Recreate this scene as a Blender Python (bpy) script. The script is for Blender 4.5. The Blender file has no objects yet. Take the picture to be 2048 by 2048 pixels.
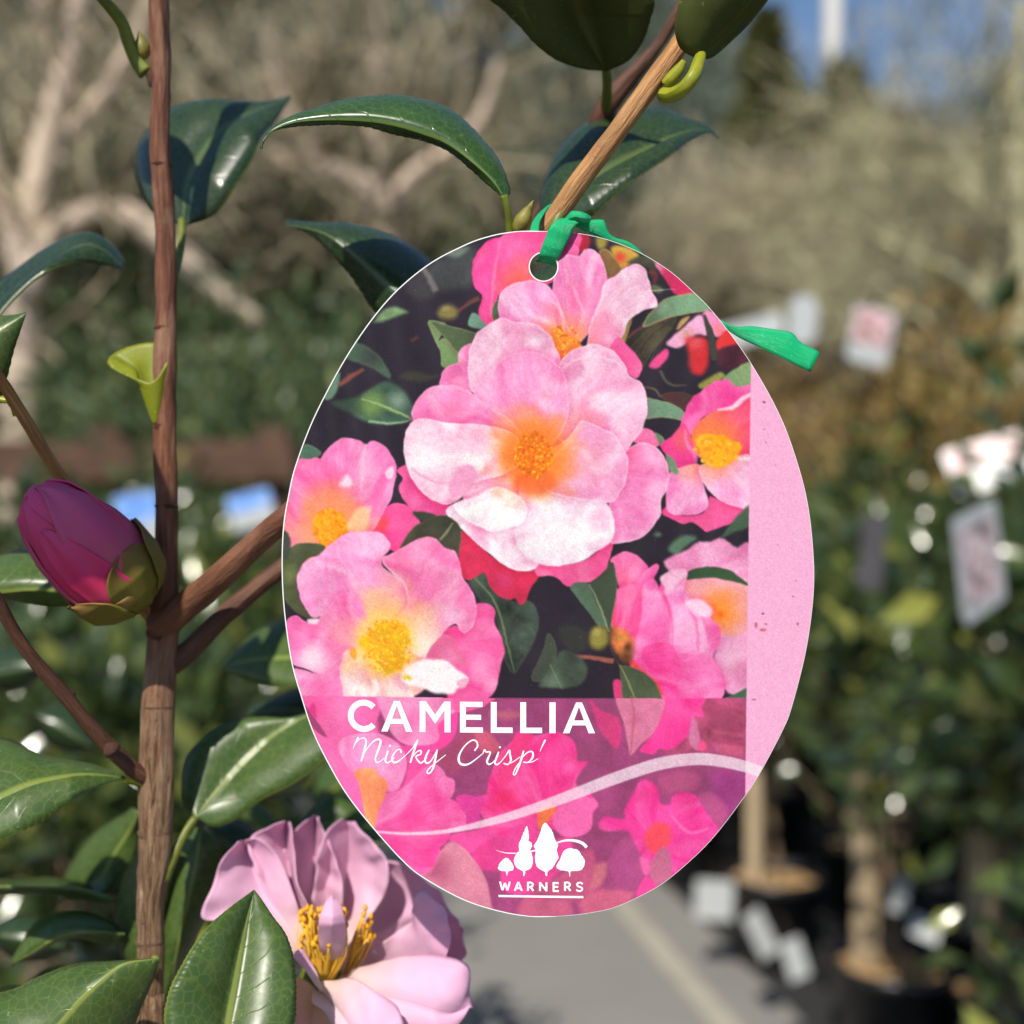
import bpy, bmesh, math, random
import numpy as np
from mathutils import Vector, Matrix, Quaternion, noise as mnoise
random.seed(7); RNG = np.random.default_rng(7)
sc = bpy.context.scene
col = sc.collection
# ------------------------------------------------------------------ camera, sky, sun, exposure
F, H, W0 = 2200.0, 1.6, 1024.0           # focal length in photo pixels, eye height, picture centre
cam = bpy.data.cameras.new('camera'); camo = bpy.data.objects.new('camera', cam); col.objects.link(camo)
cam.sensor_width = 36; cam.lens = 36 * F / 2048; cam.clip_start = 0.01; cam.clip_end = 900
camo.location = (0, 0, H); camo.rotation_euler = (math.radians(90), 0, 0)
cam.dof.use_dof = True; cam.dof.focus_distance = 0.2525; cam.dof.aperture_fstop = 7.4
sc.camera = camo
SUN = Vector((0.21, 0.66, -0.72)).normalized()          # the way the light travels
world = bpy.data.worlds.new('World'); sc.world = world; world.use_nodes = True
wn = world.node_tree.nodes; wl = world.node_tree.links
sky = wn.new('ShaderNodeTexSky'); sky.sky_type = 'NISHITA'; sky.sun_disc = False
sky.sun_elevation = math.asin(-SUN.z); sky.sun_rotation = math.atan2(-SUN.x, -SUN.y)
sky.air_density = 1.0; sky.dust_density = 0.1; sky.ozone_density = 3.2
wl.new(sky.outputs[0], wn['Background'].inputs[0]); wn['Background'].inputs[1].default_value = 0.105
sl = bpy.data.lights.new('sun', 'SUN'); sl.energy = 4.7; sl.angle = math.radians(0.53); sl.color = (1.0, 0.94, 0.84)
so = bpy.data.objects.new('sun', sl); col.objects.link(so)
so.rotation_euler = SUN.to_track_quat('-Z', 'Y').to_euler(); so.location = (-3, -6, 9)
sc.view_settings.view_transform = 'Standard'; sc.view_settings.look = 'None'
sc.view_settings.exposure = 0.25; sc.view_settings.gamma = 1.0
sc.render.engine = 'CYCLES'; sc.cycles.use_denoising = True
sc.cycles.max_bounces = 5; sc.cycles.diffuse_bounces = 2; sc.cycles.glossy_bounces = 2; sc.cycles.transmission_bounces = 4
sc.cycles.sample_clamp_indirect = 4.0

# ------------------------------------------------------------------ helpers
def at(px, py, d):
    return Vector(((px - W0) / F * d, d, H - (py - W0) / F * d))
def lin(c):
    return tuple(((v / 255 + 0.055) / 1.055) ** 2.4 if v / 255 > 0.04045 else v / 255 / 12.92 for v in c)
def tag(o, label=None, cat=None, group=None, kind=None):
    if label: o['label'] = label
    if cat: o['category'] = cat
    if group: o['group'] = group
    if kind: o['kind'] = kind
    return o
def mesh(name, verts, faces, uvs=None):
    me = bpy.data.meshes.new(name); me.from_pydata([tuple(v) for v in verts], [], faces)
    if uvs is not None:
        ul = me.uv_layers.new(name='UVMap')
        idx = np.empty(len(me.loops), dtype=np.int32); me.loops.foreach_get('vertex_index', idx)
        ul.data.foreach_set('uv', np.asarray(uvs, dtype=np.float32)[idx].ravel())
    me.update(); return me
def catmull(P, n, closed=False):
    P = np.asarray(P, float)
    if closed: Q = np.vstack([P[-1], P, P[0], P[1]])
    else: Q = np.vstack([2 * P[0] - P[1], P, 2 * P[-1] - P[-2]])
    out = []
    k = 16
    for i in range(len(Q) - 3):
        p0, p1, p2, p3 = Q[i:i + 4]
        t = np.linspace(0, 1, k, endpoint=False)[:, None]
        out.append(0.5 * (2 * p1 + (p2 - p0) * t + (2 * p0 - 5 * p1 + 4 * p2 - p3) * t ** 2 + (-p0 + 3 * p1 - 3 * p2 + p3) * t ** 3))
    out = np.vstack(out + [Q[-2][None]])
    s = np.r_[0, np.cumsum(np.linalg.norm(np.diff(out, axis=0), axis=1))]
    u = np.linspace(0, s[-1], n, endpoint=not closed)
    return np.stack([np.interp(u, s, out[:, j]) for j in range(P.shape[1])], 1)
def tube_geo(P, R, n=None, seg=12, rough=0.0, seed=0):
    """P list of 3-D points, R radii -> verts, faces, uvs of a tapered tube with closed ends"""
    n = n or max(6, len(P) * 5)
    D = catmull(np.c_[np.array([tuple(p) for p in P]), np.array(R, float)], n)
    X, rad = D[:, :3], D[:, 3]
    T = np.gradient(X, axis=0); T /= np.linalg.norm(T, axis=1)[:, None] + 1e-12
    up = np.array([0, 0, 1.0]) if abs(T[0][2]) < 0.9 else np.array([1.0, 0, 0])
    N = np.cross(T[0], up); N /= np.linalg.norm(N)
    V, UV, Fc = [], [], []
    rs = np.random.default_rng(seed); L = 0
    for i in range(n):
        N = N - T[i] * N.dot(T[i]); N /= np.linalg.norm(N); B = np.cross(T[i], N)
        if i: L += np.linalg.norm(X[i] - X[i - 1])
        for j in range(seg + 1):
            a = 2 * math.pi * (j % seg) / seg
            r = rad[i]
            if rough: r *= 1 + rough * mnoise.noise((math.cos(a) * 1.5, math.sin(a) * 1.5, L / max(rad[i], 1e-5) * 0.35 + seed))
            V.append(X[i] + (N * math.cos(a) + B * math.sin(a)) * r); UV.append((j / seg, L))
    w = seg + 1
    for i in range(n - 1):
        for j in range(seg): Fc.append((i * w + j, i * w + j + 1, (i + 1) * w + j + 1, (i + 1) * w + j))
    Fc.append(tuple(range(seg - 1, -1, -1))); Fc.append(tuple((n - 1) * w + j for j in range(seg)))
    return V, Fc, UV
def tube(name, P, R, mat, parent=None, **k):
    v, f, uv = tube_geo(P, R, **k)
    return link(name, mesh(name, v, f, uv), mat, parent)
def join_geo(parts):
    V, Fc, UV = [], [], []
    for v, f, uv in parts:
        o = len(V); V += list(v); Fc += [tuple(i + o for i in q) for q in f]; UV += list(uv)
    return V, Fc, UV
# ---- node helpers
def newmat(name):
    m = bpy.data.materials.new(name); m.use_nodes = True
    nt = m.node_tree; return m, nt, nt.nodes['Principled BSDF']
def nd(nt, t, **kw):
    n = nt.nodes.new(t)
    for k, v in kw.items(): setattr(n, k, v)
    return n
def math_(nt, op, a, b=None, c=None, clamp=False):
    n = nd(nt, 'ShaderNodeMath', operation=op, use_clamp=clamp)
    for i, v in enumerate((a, b, c)):
        if v is None: continue
        if isinstance(v, (int, float)): n.inputs[i].default_value = v
        else: nt.links.new(v, n.inputs[i])
    return n.outputs[0]
def ramp(nt, fac, stops):
    n = nd(nt, 'ShaderNodeValToRGB'); e = n.color_ramp.elements
    while len(e) < len(stops): e.new(0.5)
    for q, (p, c) in zip(e, stops): q.position = p; q.color = (*c, 1) if len(c) == 3 else c
    nt.links.new(fac, n.inputs[0]); return n.outputs[0]
def mixc(nt, fac, a, b, mode='MIX'):
    n = nd(nt, 'ShaderNodeMix', data_type='RGBA', blend_type=mode)
    for k, v in ((0, fac), (6, a), (7, b)):
        if isinstance(v, (int, float)): n.inputs[k].default_value = v
        elif isinstance(v, tuple): n.inputs[k].default_value = (*v[:3], 1)
        else: nt.links.new(v, n.inputs[k])
    return n.outputs[2]
def noise_(nt, vec, scale, detail=3, rough=0.55, dist=0.0):
    n = nd(nt, 'ShaderNodeTexNoise'); n.inputs['Scale'].default_value = scale
    n.inputs['Detail'].default_value = detail; n.inputs['Roughness'].default_value = rough; n.inputs['Distortion'].default_value = dist
    if vec is not None: nt.links.new(vec, n.inputs['Vector'])
    return n.outputs[0]
def bump(nt, bsdf, h, strength, dist):
    b = nd(nt, 'ShaderNodeBump'); b.inputs['Strength'].default_value = strength; b.inputs['Distance'].default_value = dist
    nt.links.new(h, b.inputs['Height']); nt.links.new(b.outputs[0], bsdf.inputs['Normal'])
def coords(nt, kind='Object', scale=None):
    o = nd(nt, 'ShaderNodeTexCoord').outputs[kind]
    if scale:
        m = nd(nt, 'ShaderNodeMapping'); m.inputs['Scale'].default_value = scale; nt.links.new(o, m.inputs[0]); o = m.outputs[0]
    return o
def translucent(nt, bsdf, colr, fac):
    t = nd(nt, 'ShaderNodeBsdfTranslucent'); mx = nd(nt, 'ShaderNodeMixShader'); mx.inputs[0].default_value = fac
    if isinstance(colr, tuple): t.inputs[0].default_value = (*colr, 1)
    else: nt.links.new(colr, t.inputs[0])
    nt.links.new(bsdf.outputs[0], mx.inputs[1]); nt.links.new(t.outputs[0], mx.inputs[2])
    nt.links.new(mx.outputs[0], nt.nodes['Material Output'].inputs[0])
def plain(name, base, rough=0.7, var=0.25, scale=8.0, spec=0.3, bmp=0.0, kind='Object', bdist=0.01):
    m, nt, b = newmat(name)
    n = noise_(nt, coords(nt, kind), scale, 4)
    c = ramp(nt, n, [(0.3, tuple(v * (1 - var) for v in base)), (0.7, tuple(min(1, v * (1 + var)) for v in base))])
    nt.links.new(c, b.inputs['Base Color']); b.inputs['Roughness'].default_value = rough; b.inputs['Specular IOR Level'].default_value = spec
    if bmp: bump(nt, b, n, bmp, bdist)
    return m

WM = {}
def link(name, me, mat=None, parent=None, smooth=True, local=False):
    o = bpy.data.objects.new(name, me); col.objects.link(o)
    if mat is not None:
        for m in (mat if isinstance(mat, (list, tuple)) else [mat]): me.materials.append(m)
    if smooth: me.polygons.foreach_set('use_smooth', [True] * len(me.polygons))
    if parent is not None:
        o.parent = parent
        if not local: o.matrix_parent_inverse = WM.get(parent.name, Matrix()).inverted()
    return o
def empty(name, loc=(0, 0, 0), rz=0.0):
    o = bpy.data.objects.new(name, None); col.objects.link(o)
    o.location = loc; o.rotation_euler = (0, 0, rz); o.empty_display_size = 0.02
    WM[o.name] = Matrix.Translation(Vector(loc)) @ Matrix.Rotation(rz, 4, 'Z')
    return o
def copy_tree(o, parent=None):
    c = o.copy(); col.objects.link(c)
    if parent is not None: c.parent = parent
    for ch in list(o.children): copy_tree(ch, c)
    return c
def box_geo(x0, x1, y0, y1, z0, z1):
    V = [(x, y, z) for z in (z0, z1) for y in (y0, y1) for x in (x0, x1)]
    Fc = [(0, 2, 3, 1), (4, 5, 7, 6), (0, 1, 5, 4), (2, 6, 7, 3), (0, 4, 6, 2), (1, 3, 7, 5)]
    return V, Fc, [(v[0], v[2]) for v in V]
def lathe_geo(prof, seg=32):
    V, Fc, UV = [], [], []
    for i, (r, z) in enumerate(prof):
        for j in range(seg):
            a = 2 * math.pi * j / seg; V.append((r * math.cos(a), r * math.sin(a), z)); UV.append((j / seg, z))
    for i in range(len(prof) - 1):
        for j in range(seg): Fc.append((i * seg + j, i * seg + (j + 1) % seg, (i + 1) * seg + (j + 1) % seg, (i + 1) * seg + j))
    return V, Fc, UV

# ------------------------------------------------------------------ materials of the setting
def leafmat(name, c1, c2, rough=0.35, spec=0.5, trans=0.25, c3=None):
    m, nt, b = newmat(name)
    g = nd(nt, 'ShaderNodeNewGeometry')
    st = [(0.0, c1), (1.0, c2)] if c3 is None else [(0.0, c1), (0.75, c2), (1.0, c3)]
    c = ramp(nt, g.outputs['Random Per Island'], st)
    nt.links.new(c, b.inputs['Base Color']); b.inputs['Roughness'].default_value = rough; b.inputs['Specular IOR Level'].default_value = spec
    hs = nd(nt, 'ShaderNodeHueSaturation'); hs.inputs['Value'].default_value = 1.5; hs.inputs['Saturation'].default_value = 1.1; nt.links.new(c, hs.inputs['Color'])
    translucent(nt, b, hs.outputs[0], trans); return m
M_SOIL = plain('bark_mulch', (0.40, 0.26, 0.125), 0.95, 0.45, 60, 0.1, 0.6)
M_POT = plain('black_plastic', (0.012, 0.012, 0.014), 0.38, 0.2, 20, 0.4)
M_STAKE = plain('hardwood_stake', (0.42, 0.32, 0.20), 0.8, 0.25, 40, 0.2)
M_BARK = plain('grey_brown_bark', (0.36, 0.27, 0.20), 0.9, 0.3, 9, 0.1, 0.5)
M_TWIG = plain('twig_bark', (0.44, 0.36, 0.25), 0.9, 0.2, 3, 0.1)
M_TWIG2 = plain('reddish_twig_bark', (0.40, 0.335, 0.225), 0.9, 0.2, 3, 0.1)
M_TWIG3 = plain('olive_twig_bark', (0.42, 0.385, 0.24), 0.9, 0.2, 3, 0.1)
M_STEM = plain('shrub_stem', (0.16, 0.11, 0.07), 0.85, 0.3, 20, 0.2)
M_LEAFD = leafmat('dark_glossy_leaf', (0.026, 0.050, 0.018), (0.075, 0.110, 0.032), 0.18, 0.7, 0.22, (0.27, 0.28, 0.06))
M_LEAFG = leafmat('mid_green_leaf', (0.06, 0.10, 0.045), (0.13, 0.175, 0.075), 0.4, 0.4, 0.25, (0.20, 0.22, 0.07))
M_LEAFO = leafmat('olive_leaf', (0.065, 0.075, 0.026), (0.15, 0.15, 0.055), 0.5, 0.3, 0.25)
M_LEAFB = leafmat('golden_brown_leaf', (0.17, 0.115, 0.035), (0.36, 0.24, 0.08), 0.55, 0.3, 0.3, (0.16, 0.17, 0.05))
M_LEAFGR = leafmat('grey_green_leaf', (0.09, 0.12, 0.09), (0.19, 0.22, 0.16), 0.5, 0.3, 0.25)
M_LEAFRB = leafmat('russet_leaf', (0.19, 0.125, 0.075), (0.36, 0.25, 0.16), 0.6, 0.2, 0.2)
M_WHITE = plain('white_plastic', (0.44, 0.455, 0.455), 0.35, 0.04, 30, 0.4)
# ------------------------------------------------------------------ ground, hill, path
def sheet(name, xs, ys, zf, mat, **k):
    V = [(x, y, zf(x, y)) for y in ys for x in xs]; n = len(xs)
    Fc = [(j * n + i, j * n + i + 1, (j + 1) * n + i + 1, (j + 1) * n + i) for j in range(len(ys) - 1) for i in range(n - 1)]
    o = link(name, mesh(name, V, Fc, [(v[0], v[1]) for v in V]), mat); tag(o, kind='structure', **k); return o
M_GROUND, nt, b = newmat('nursery_ground')
n1 = noise_(nt, coords(nt), 1.3, 5); n2 = noise_(nt, coords(nt), 45, 3)
c = mixc(nt, n2, ramp(nt, n1, [(0.35, (0.05, 0.04, 0.03)), (0.65, (0.10, 0.08, 0.055))]), (0.035, 0.03, 0.022))
nt.links.new(c, b.inputs['Base Color']); b.inputs['Roughness'].default_value = 0.95; bump(nt, b, n2, 0.6, 0.02)
SKYX, SKYE = [-900, 1250, 1400, 1560, 1700, 1790, 1890, 1980, 2300], [.53, .50, .44, .405, .395, .375, .375, .415, .44]
def hillz(x, y):
    # a wooded slope closing the view; its crest is lower towards the right
    t = max(0.0, min(1.0, (y - 15) / 29)); t = t * t * (3 - 2 * t); yy = max(y, 12.0)
    e = float(np.interp(W0 + x / yy * F, SKYX, SKYE)); far = max(0.0, min(1.0, (y - 60) / 60))
    return t * (e * 43 - 3.6) * (1 - far * 0.7) + 0.4 * t * mnoise.noise((x * 0.11, y * 0.11, 0))
sheet('ground', [-300, -120, -60] + list(np.linspace(-40, 40, 61)) + [60, 120, 300], [-60, -20] + list(np.linspace(-4, 80, 61)) + [120, 200, 400, 700], lambda x, y: hillz(x, y), M_GROUND)
M_PATH, nt, b = newmat('concrete_path')
n1 = noise_(nt, coords(nt), 1.7, 4); n2 = noise_(nt, coords(nt), 160, 2); n3 = noise_(nt, coords(nt), 7, 4, 0.7)
c = ramp(nt, n1, [(0.3, (0.18, 0.172, 0.158)), (0.7, (0.25, 0.238, 0.216))])
c = mixc(nt, math_(nt, 'MULTIPLY', n3, 0.5), c, (0.17, 0.165, 0.15)); c = mixc(nt, math_(nt, 'MULTIPLY', n2, 0.35), c, (0.33, 0.32, 0.30))
nt.links.new(c, b.inputs['Base Color']); b.inputs['Roughness'].default_value = 0.85; bump(nt, b, n2, 0.3, 0.003)
PD = Vector((-0.198, 0.980, 0)); PR = Vector((0.980, 0.198, 0)); PE = Vector((0.79, 4.05, 0))     # path direction, its right-hand side, a point of the right edge
def strip(name, r0, r1, s0, s1, z, mat, n=40):
    V = []; Fc = []
    for k in range(n + 1):
        s = s0 + (s1 - s0) * k / n
        for r in (r0, r1): p = PE + PD * s + PR * r; V.append((p.x, p.y, z))
    for k in range(n): Fc.append((2 * k, 2 * k + 1, 2 * k + 3, 2 * k + 2))
    o = link(name, mesh(name, V, Fc, [(v[0], v[1]) for v in V]), mat); tag(o, kind='structure'); return o
strip('path', -1.75, 0.0, -9, 11, 0.006, M_PATH)
M_KERB = plain('pale_edging', (0.36, 0.33, 0.27), 0.9, 0.12, 5, 0.2)
strip('path_edging', -0.30, -0.21, -9, 11, 0.011, M_KERB)
M_GRAVEL = plain('dark_weed_mat', (0.03, 0.03, 0.03), 0.9, 0.3, 30, 0.2)
strip('pot_standing_ground', 0.0, 5.5, -9, 9, 0.007, M_GRAVEL)
# ------------------------------------------------------------------ generators for background plants
def leaf_cloud(n, pos, size, seed, up=0.3, asp=0.42, droop=0.2):
    """n folded leaves; pos(r) gives a place and an outward direction"""
    r = random.Random(seed); V, Fc, UV = [], [], []
    for k in range(n):
        p, out = pos(r)
        d = (Vector(out) + Vector((r.gauss(0, .7), r.gauss(0, .7), r.gauss(up, .6)))).normalized()
        s = Vector((r.gauss(0, 1), r.gauss(0, 1), r.gauss(0, 1))); s = (s - d * s.dot(d)).normalized(); nn = d.cross(s)
        L = size * r.uniform(.65, 1.25); w = L * asp * 0.5; o = len(V); p = Vector(p)
        V += [p, p + d * L * .45 + s * w + nn * w * .25, p + d * L * .5 - nn * L * .04, p + d * L * .45 - s * w + nn * w * .25, p + d * L - nn * L * droop]
        Fc += [(o, o + 1, o + 2), (o, o + 2, o + 3), (o + 1, o + 4, o + 2), (o + 2, o + 4, o + 3)]; UV += [(0, 0)] * 5
    return V, Fc, UV
def clump_pos(cen, rad, nclump, seed, cr=0.35, hollow=0.35):
    r0 = random.Random(seed); C = []
    for k in range(nclump):
        while True:
            q = Vector((r0.uniform(-1, 1), r0.uniform(-1, 1), r0.uniform(-1, 1)))
            if hollow < q.length < 1: break
        C.append(q)
    def pos(r):
        q = r.choice(C); e = Vector((r.gauss(0, cr), r.gauss(0, cr), r.gauss(0, cr))) * 0.6; v = q + e
        return (cen[0] + v.x * rad[0], cen[1] + v.y * rad[1], cen[2] + v.z * rad[2]), v.normalized()
    return pos
def cone_pos(z0, z1, r, seed):
    def pos(rr):
        t = rr.random() ** 1.4; z = z0 + (z1 - z0) * t; a = rr.random() * 6.283
        lay = 0.72 + 0.28 * math.sin(t * 38 + a * 1.0)
        q = r * (1 - t) ** 0.8 * lay * math.sqrt(rr.uniform(.25, 1)) * (0.8 + 0.35 * math.sin(a * 3 + seed))
        return (q * math.cos(a), q * math.sin(a), z), (math.cos(a), math.sin(a), -0.1)
    return pos
def bare(seed, h, r0, levels=5, kids=(4, 6), spread=0.8, first=0.28, sides=(7, 5, 4, 3, 3, 3), trunk_lean=(0, 0), twig=0.0035, limbs=None, upb=0.25):
    """limbs and twigs of a leafless tree: two lists of geometry"""
    r = random.Random(seed); big, fine = [], []
    def seg(p, d, L, rad, lev):
        n = 5 if lev < 2 else (4 if lev < 4 else 3); P = [p]; q = p; dd = d
        for k in range(n - 1):
            dd = (dd + Vector((r.gauss(0, .16), r.gauss(0, .16), r.gauss(0.03, .13)))).normalized(); q = q + dd * (L / (n - 1)); P.append(q)
        R = [max(twig, rad * (1 - 0.55 * k / (n - 1))) for k in range(n)]
        g = tube_geo(P, R, n=n + (3 if lev < 2 else 0), seg=sides[min(lev, 5)])
        (big if lev < 2 else fine).append(g)
        if lev >= levels: return
        for k in range(r.randint(*kids) + (2 if lev == 0 else 0)):
            t = r.uniform(first if lev == 0 else 0.2, 1.0); i = min(n - 2, int(t * (n - 1))); f = t * (n - 1) - i
            s = P[i].lerp(P[i + 1], f); ax = (P[i + 1] - P[i]).normalized()
            v = Vector((r.gauss(0, 1), r.gauss(0, 1), r.gauss(0, 1))); v = (v - ax * v.dot(ax)).normalized()
            nd_ = (ax * r.uniform(.35, .8) + v * spread * r.uniform(.6, 1.2) + Vector((0, 0, upb))).normalized()
            seg(s, nd_, L * r.uniform(.45, .72) * (1 if lev else .8), rad * r.uniform(.38, .6) * (1 - .4 * t), lev + 1)
    if limbs is None: seg(Vector((0, 0, -0.1)), Vector((*trunk_lean, 1)).normalized(), h * .62, r0, 0)
    else:
        for P, R in limbs:
            P = [Vector(p) for p in P]; big.append(tube_geo(P, R, seg=8)); m = len(P)
            for k in range(m * 2):
                t = r.uniform(0.3, 1) * (m - 1); i = min(m - 2, int(t)); s = P[i].lerp(P[i + 1], t - i); ax = (P[i + 1] - P[i]).normalized()
                v = Vector((r.gauss(0, 1), r.gauss(0, .8), r.gauss(0, 1))); v = (v - ax * v.dot(ax)).normalized()
                seg(s, (ax * .5 + v + Vector((0, 0, .4))).normalized(), r.uniform(.7, 1.5), R[min(i, len(R) - 1)] * r.uniform(.2, .4), 2)
    return join_geo(big), join_geo(fine)
# ------------------------------------------------------------------ leafless trees
def bare_thing(name, geo, loc, rz, label, group, mt, mb=M_BARK, sc_=1.0):
    t = empty(name, loc, rz); t.scale = (sc_,) * 3
    link('trunk', mesh('trunk', *geo[0]), mb, t, local=True); tag(link('crown', mesh('crown', *geo[1]), mt, t, local=True), kind='stuff')
    return tag(t, label, 'tree', group)
BG = 'leafless trees on the hillside'
protos = []
for k, (mt, hh) in enumerate(((M_TWIG, 7.5), (M_TWIG3, 8.5), (M_TWIG2, 6.5))):
    protos.append(bare(100 + k, hh, 0.13, levels=5, kids=(4, 5), spread=.85, twig=0.0055))
kinds = ['leafless tan-twigged tree standing on the hillside beyond the nursery', 'leafless olive-twigged tree standing on the hillside beyond the nursery', 'low leafless reddish-twigged tree standing on the hillside beyond the nursery']
spots = [(-5.6, 13, 0), (-7.2, 17, 1), (-4.3, 18, 0), (-2.2, 17, 1), (0.7, 15, 0), (1.3, 19, 2), (-0.2, 22, 1), (-6, 23, 0), (-9, 24, 1),
         (3.4, 14, 1), (5.2, 13, 1), (4.4, 17.5, 0), (7.3, 15.5, 1), (6.6, 19, 2), (2.6, 11.8, 2), (4.0, 10.5, 2), (5.6, 9.8, 1), (9, 18, 1), (2.4, 23, 0), (-3.2, 27, 2), (11, 25, 1), (-12, 29, 0), (5.9, 12.2, 1)]
base = {}
for i, (x, y, k) in enumerate(spots):
    loc = (x, y, hillz(x, y) - 0.05); s_ = random.uniform(.85, 1.12) * (1.0 if y > 11 or x < 0 else .62)
    px = W0 + x / y * F
    if px > 1380:   # the skyline dips towards the blue gap beside the pole
        ytop = min(np.interp(px + q, [1380, 1430, 1560, 1700, 1780, 1890, 1960, 2100], [-100, 60, 110, 140, 160, 160, 80, 40]) for q in (-130, -60, 0, 60, 130) ) if px < 1500 else max(np.interp(px + q, [1380, 1430, 1560, 1700, 1780, 1890, 1960, 2100], [-100, 60, 110, 140, 160, 160, 80, 40]) for q in (-150, -70, 0, 70, 150))
        s_ = (H + (W0 - ytop) / F * y - loc[2]) / max(v[2] for v in protos[k][1][0]) * random.uniform(.93, 1.0)
    if k not in base: base[k] = t = bare_thing('leafless_tree', protos[k], loc, random.random() * 6.28, kinds[k], BG, (M_TWIG, M_TWIG3, M_TWIG2)[k])
    else: t = copy_tree(base[k]); t.location = loc; t.rotation_euler.z = random.random() * 6.28
    t.scale = (s_,) * 3
def pl(pts, d, rs):   # limbs laid out at their real distance d, with radii in metres
    return [at(px, py, d + (q[0] if q else 0)) for px, py, *q in pts], rs
limA = [pl([(30, 1560), (32, 1000), (42, 760), (52, 560), (85, 330), (135, 140), (165, -60), (190, -300)], 8, [.17, .15, .14, .13, .11, .09, .06, .03]),
        pl([(50, 600), (100, 480), (190, 425), (270, 440), (370, 520), (520, 650)], 7.9, [.11, .10, .10, .095, .09, .075]),
        pl([(88, 320), (190, 215), (265, 90), (330, -80)], 8.05, [.08, .07, .05, .03]), pl([(48, 580), (10, 420), (-40, 200), (-60, 0)], 8.1, [.08, .07, .05, .03]), pl([(100, 280), (90, 120), (60, -60)], 8.2, [.06, .05, .03])]
gA = bare(31, 0, 0, levels=4, kids=(3, 5), spread=.9, limbs=limA, twig=.008, upb=.1)
limB = [pl([(800, 1480), (800, 900), (792, 640), (785, 500), (778, 410)], 10, [.2, .18, .15, .14, .13]),
        pl([(780, 430), (735, 375), (660, 345), (600, 280), (560, 190), (540, 60)], 9.9, [.13, .13, .12, .11, .08, .05]), pl([(780, 420), (830, 350), (900, 300), (960, 240), (1000, 120)], 10.1, [.11, .09, .08, .06, .04]),
        pl([(780, 420), (770, 330), (740, 240), (760, 120), (740, -60)], 10.2, [.09, .07, .06, .05, .03]), pl([(665, 345), (610, 350), (540, 300), (450, 260)], 9.8, [.07, .06, .05, .03])]
gB = bare(32, 0, 0, levels=4, kids=(3, 5), spread=.9, limbs=limB, twig=.008, upb=.1)
limC = [pl([(2040, 1500), (2035, 900), (2040, 500), (2028, 250), (2050, 0)], 9, [.12, .10, .08, .07, .04]), pl([(2036, 700), (1930, 560), (1800, 500), (1690, 430)], 9, [.05, .045, .03, .02]), pl([(2030, 480), (1970, 420), (1910, 370), (1870, 330)], 9.1, [.045, .04, .03, .015]), pl([(2040, 600), (2120, 480), (2200, 300)], 9, [.05, .04, .02]), pl([(2036, 820), (1940, 760), (1850, 640), (1760, 600)], 8.9, [.05, .04, .03, .02])]
gC = bare(33, 0, 0, levels=4, kids=(5, 7), spread=.8, limbs=limC, twig=.0055, upb=.05)
for g, loc, lb, mt in ((gA, at(30, 1024, 8), 'large bare tree with an arching limb behind the green shrubs', M_TWIG2), (gB, at(800, 1024, 10), 'bare forked tree with thick pale limbs spreading from one trunk', M_TWIG2), (gC, at(2040, 1024, 9), 'slender bare tree with dense olive twigs above the golden shrubs', M_TWIG3)):
    loc = Vector((loc.x, loc.y, 0)); t = empty('bare_tree', loc)
    link('trunk', mesh('trunk', *g[0]), M_TWIG3 if mt is M_TWIG3 else plain('pale_bark', (0.56, 0.44, 0.34), 0.9, 0.25, 6, 0.1, .4), t); tag(link('crown', mesh('crown', *g[1]), mt, t), kind='stuff')
    tag(t, lb, 'tree')
# ------------------------------------------------------------------ evergreen trees, a pole
def crown_thing(name, geo, loc, mt, label, group=None, trunk=(3, .12), cat='tree', scale=(1, 1, 1), rz=0.0, part='crown'):
    t = empty(name, loc, rz); t.scale = scale
    link('trunk' if cat == 'tree' else 'stem', mesh('trunk', *tube_geo([(0, 0, -.1), (0.03, 0, trunk[0] * .5), (0, .03, trunk[0])], [trunk[1], trunk[1] * .8, trunk[1] * .35], n=8, seg=8)), M_STEM, t, local=True)
    tag(link(part, mesh(part, *geo), mt, t, local=True), kind='stuff'); return tag(t, label, cat, group)
gcon = leaf_cloud(9000, cone_pos(0.6, 9.0, 2.1, 1), .34, 51, up=-.1, asp=.3)
x = at(1530, 0, 17)
crown_thing('conifer', gcon, (x.x, 17, hillz(x.x, 17)), M_LEAFO, 'tall dark olive conifer in front of the white pole', trunk=(8.6, .16), scale=(1.05, 1.05, (9.3 - hillz(x.x, 17)) / 9))
x = at(1690, 0, 18.5); crown_thing('conifer', gcon, (x.x, 18.5, hillz(x.x, 18.5)), M_LEAFO, 'shorter olive conifer just beside the white pole', trunk=(8.6, .16), scale=(1.15, 1.15, (9.1 - hillz(x.x, 18.5)) / 9), rz=2)
ground = leaf_cloud(7000, clump_pos((0, 0, 4.6), (2.6, 2.6, 3.6), 60, 5, .3, .2), .30, 52, asp=.35)
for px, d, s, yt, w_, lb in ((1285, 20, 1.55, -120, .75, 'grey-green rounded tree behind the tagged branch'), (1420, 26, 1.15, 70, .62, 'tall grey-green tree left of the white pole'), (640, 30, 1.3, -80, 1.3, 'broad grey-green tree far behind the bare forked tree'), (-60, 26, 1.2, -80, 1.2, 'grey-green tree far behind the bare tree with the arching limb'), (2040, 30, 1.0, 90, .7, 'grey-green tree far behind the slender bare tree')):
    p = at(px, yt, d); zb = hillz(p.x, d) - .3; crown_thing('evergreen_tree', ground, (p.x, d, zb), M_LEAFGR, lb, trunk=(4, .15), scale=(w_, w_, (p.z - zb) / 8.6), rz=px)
M_LEAFDK = leafmat('dark_evergreen_leaf', (0.012, 0.020, 0.008), (0.035, 0.048, 0.016), .45, .3, .15, (0.10, 0.12, 0.03))
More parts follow.
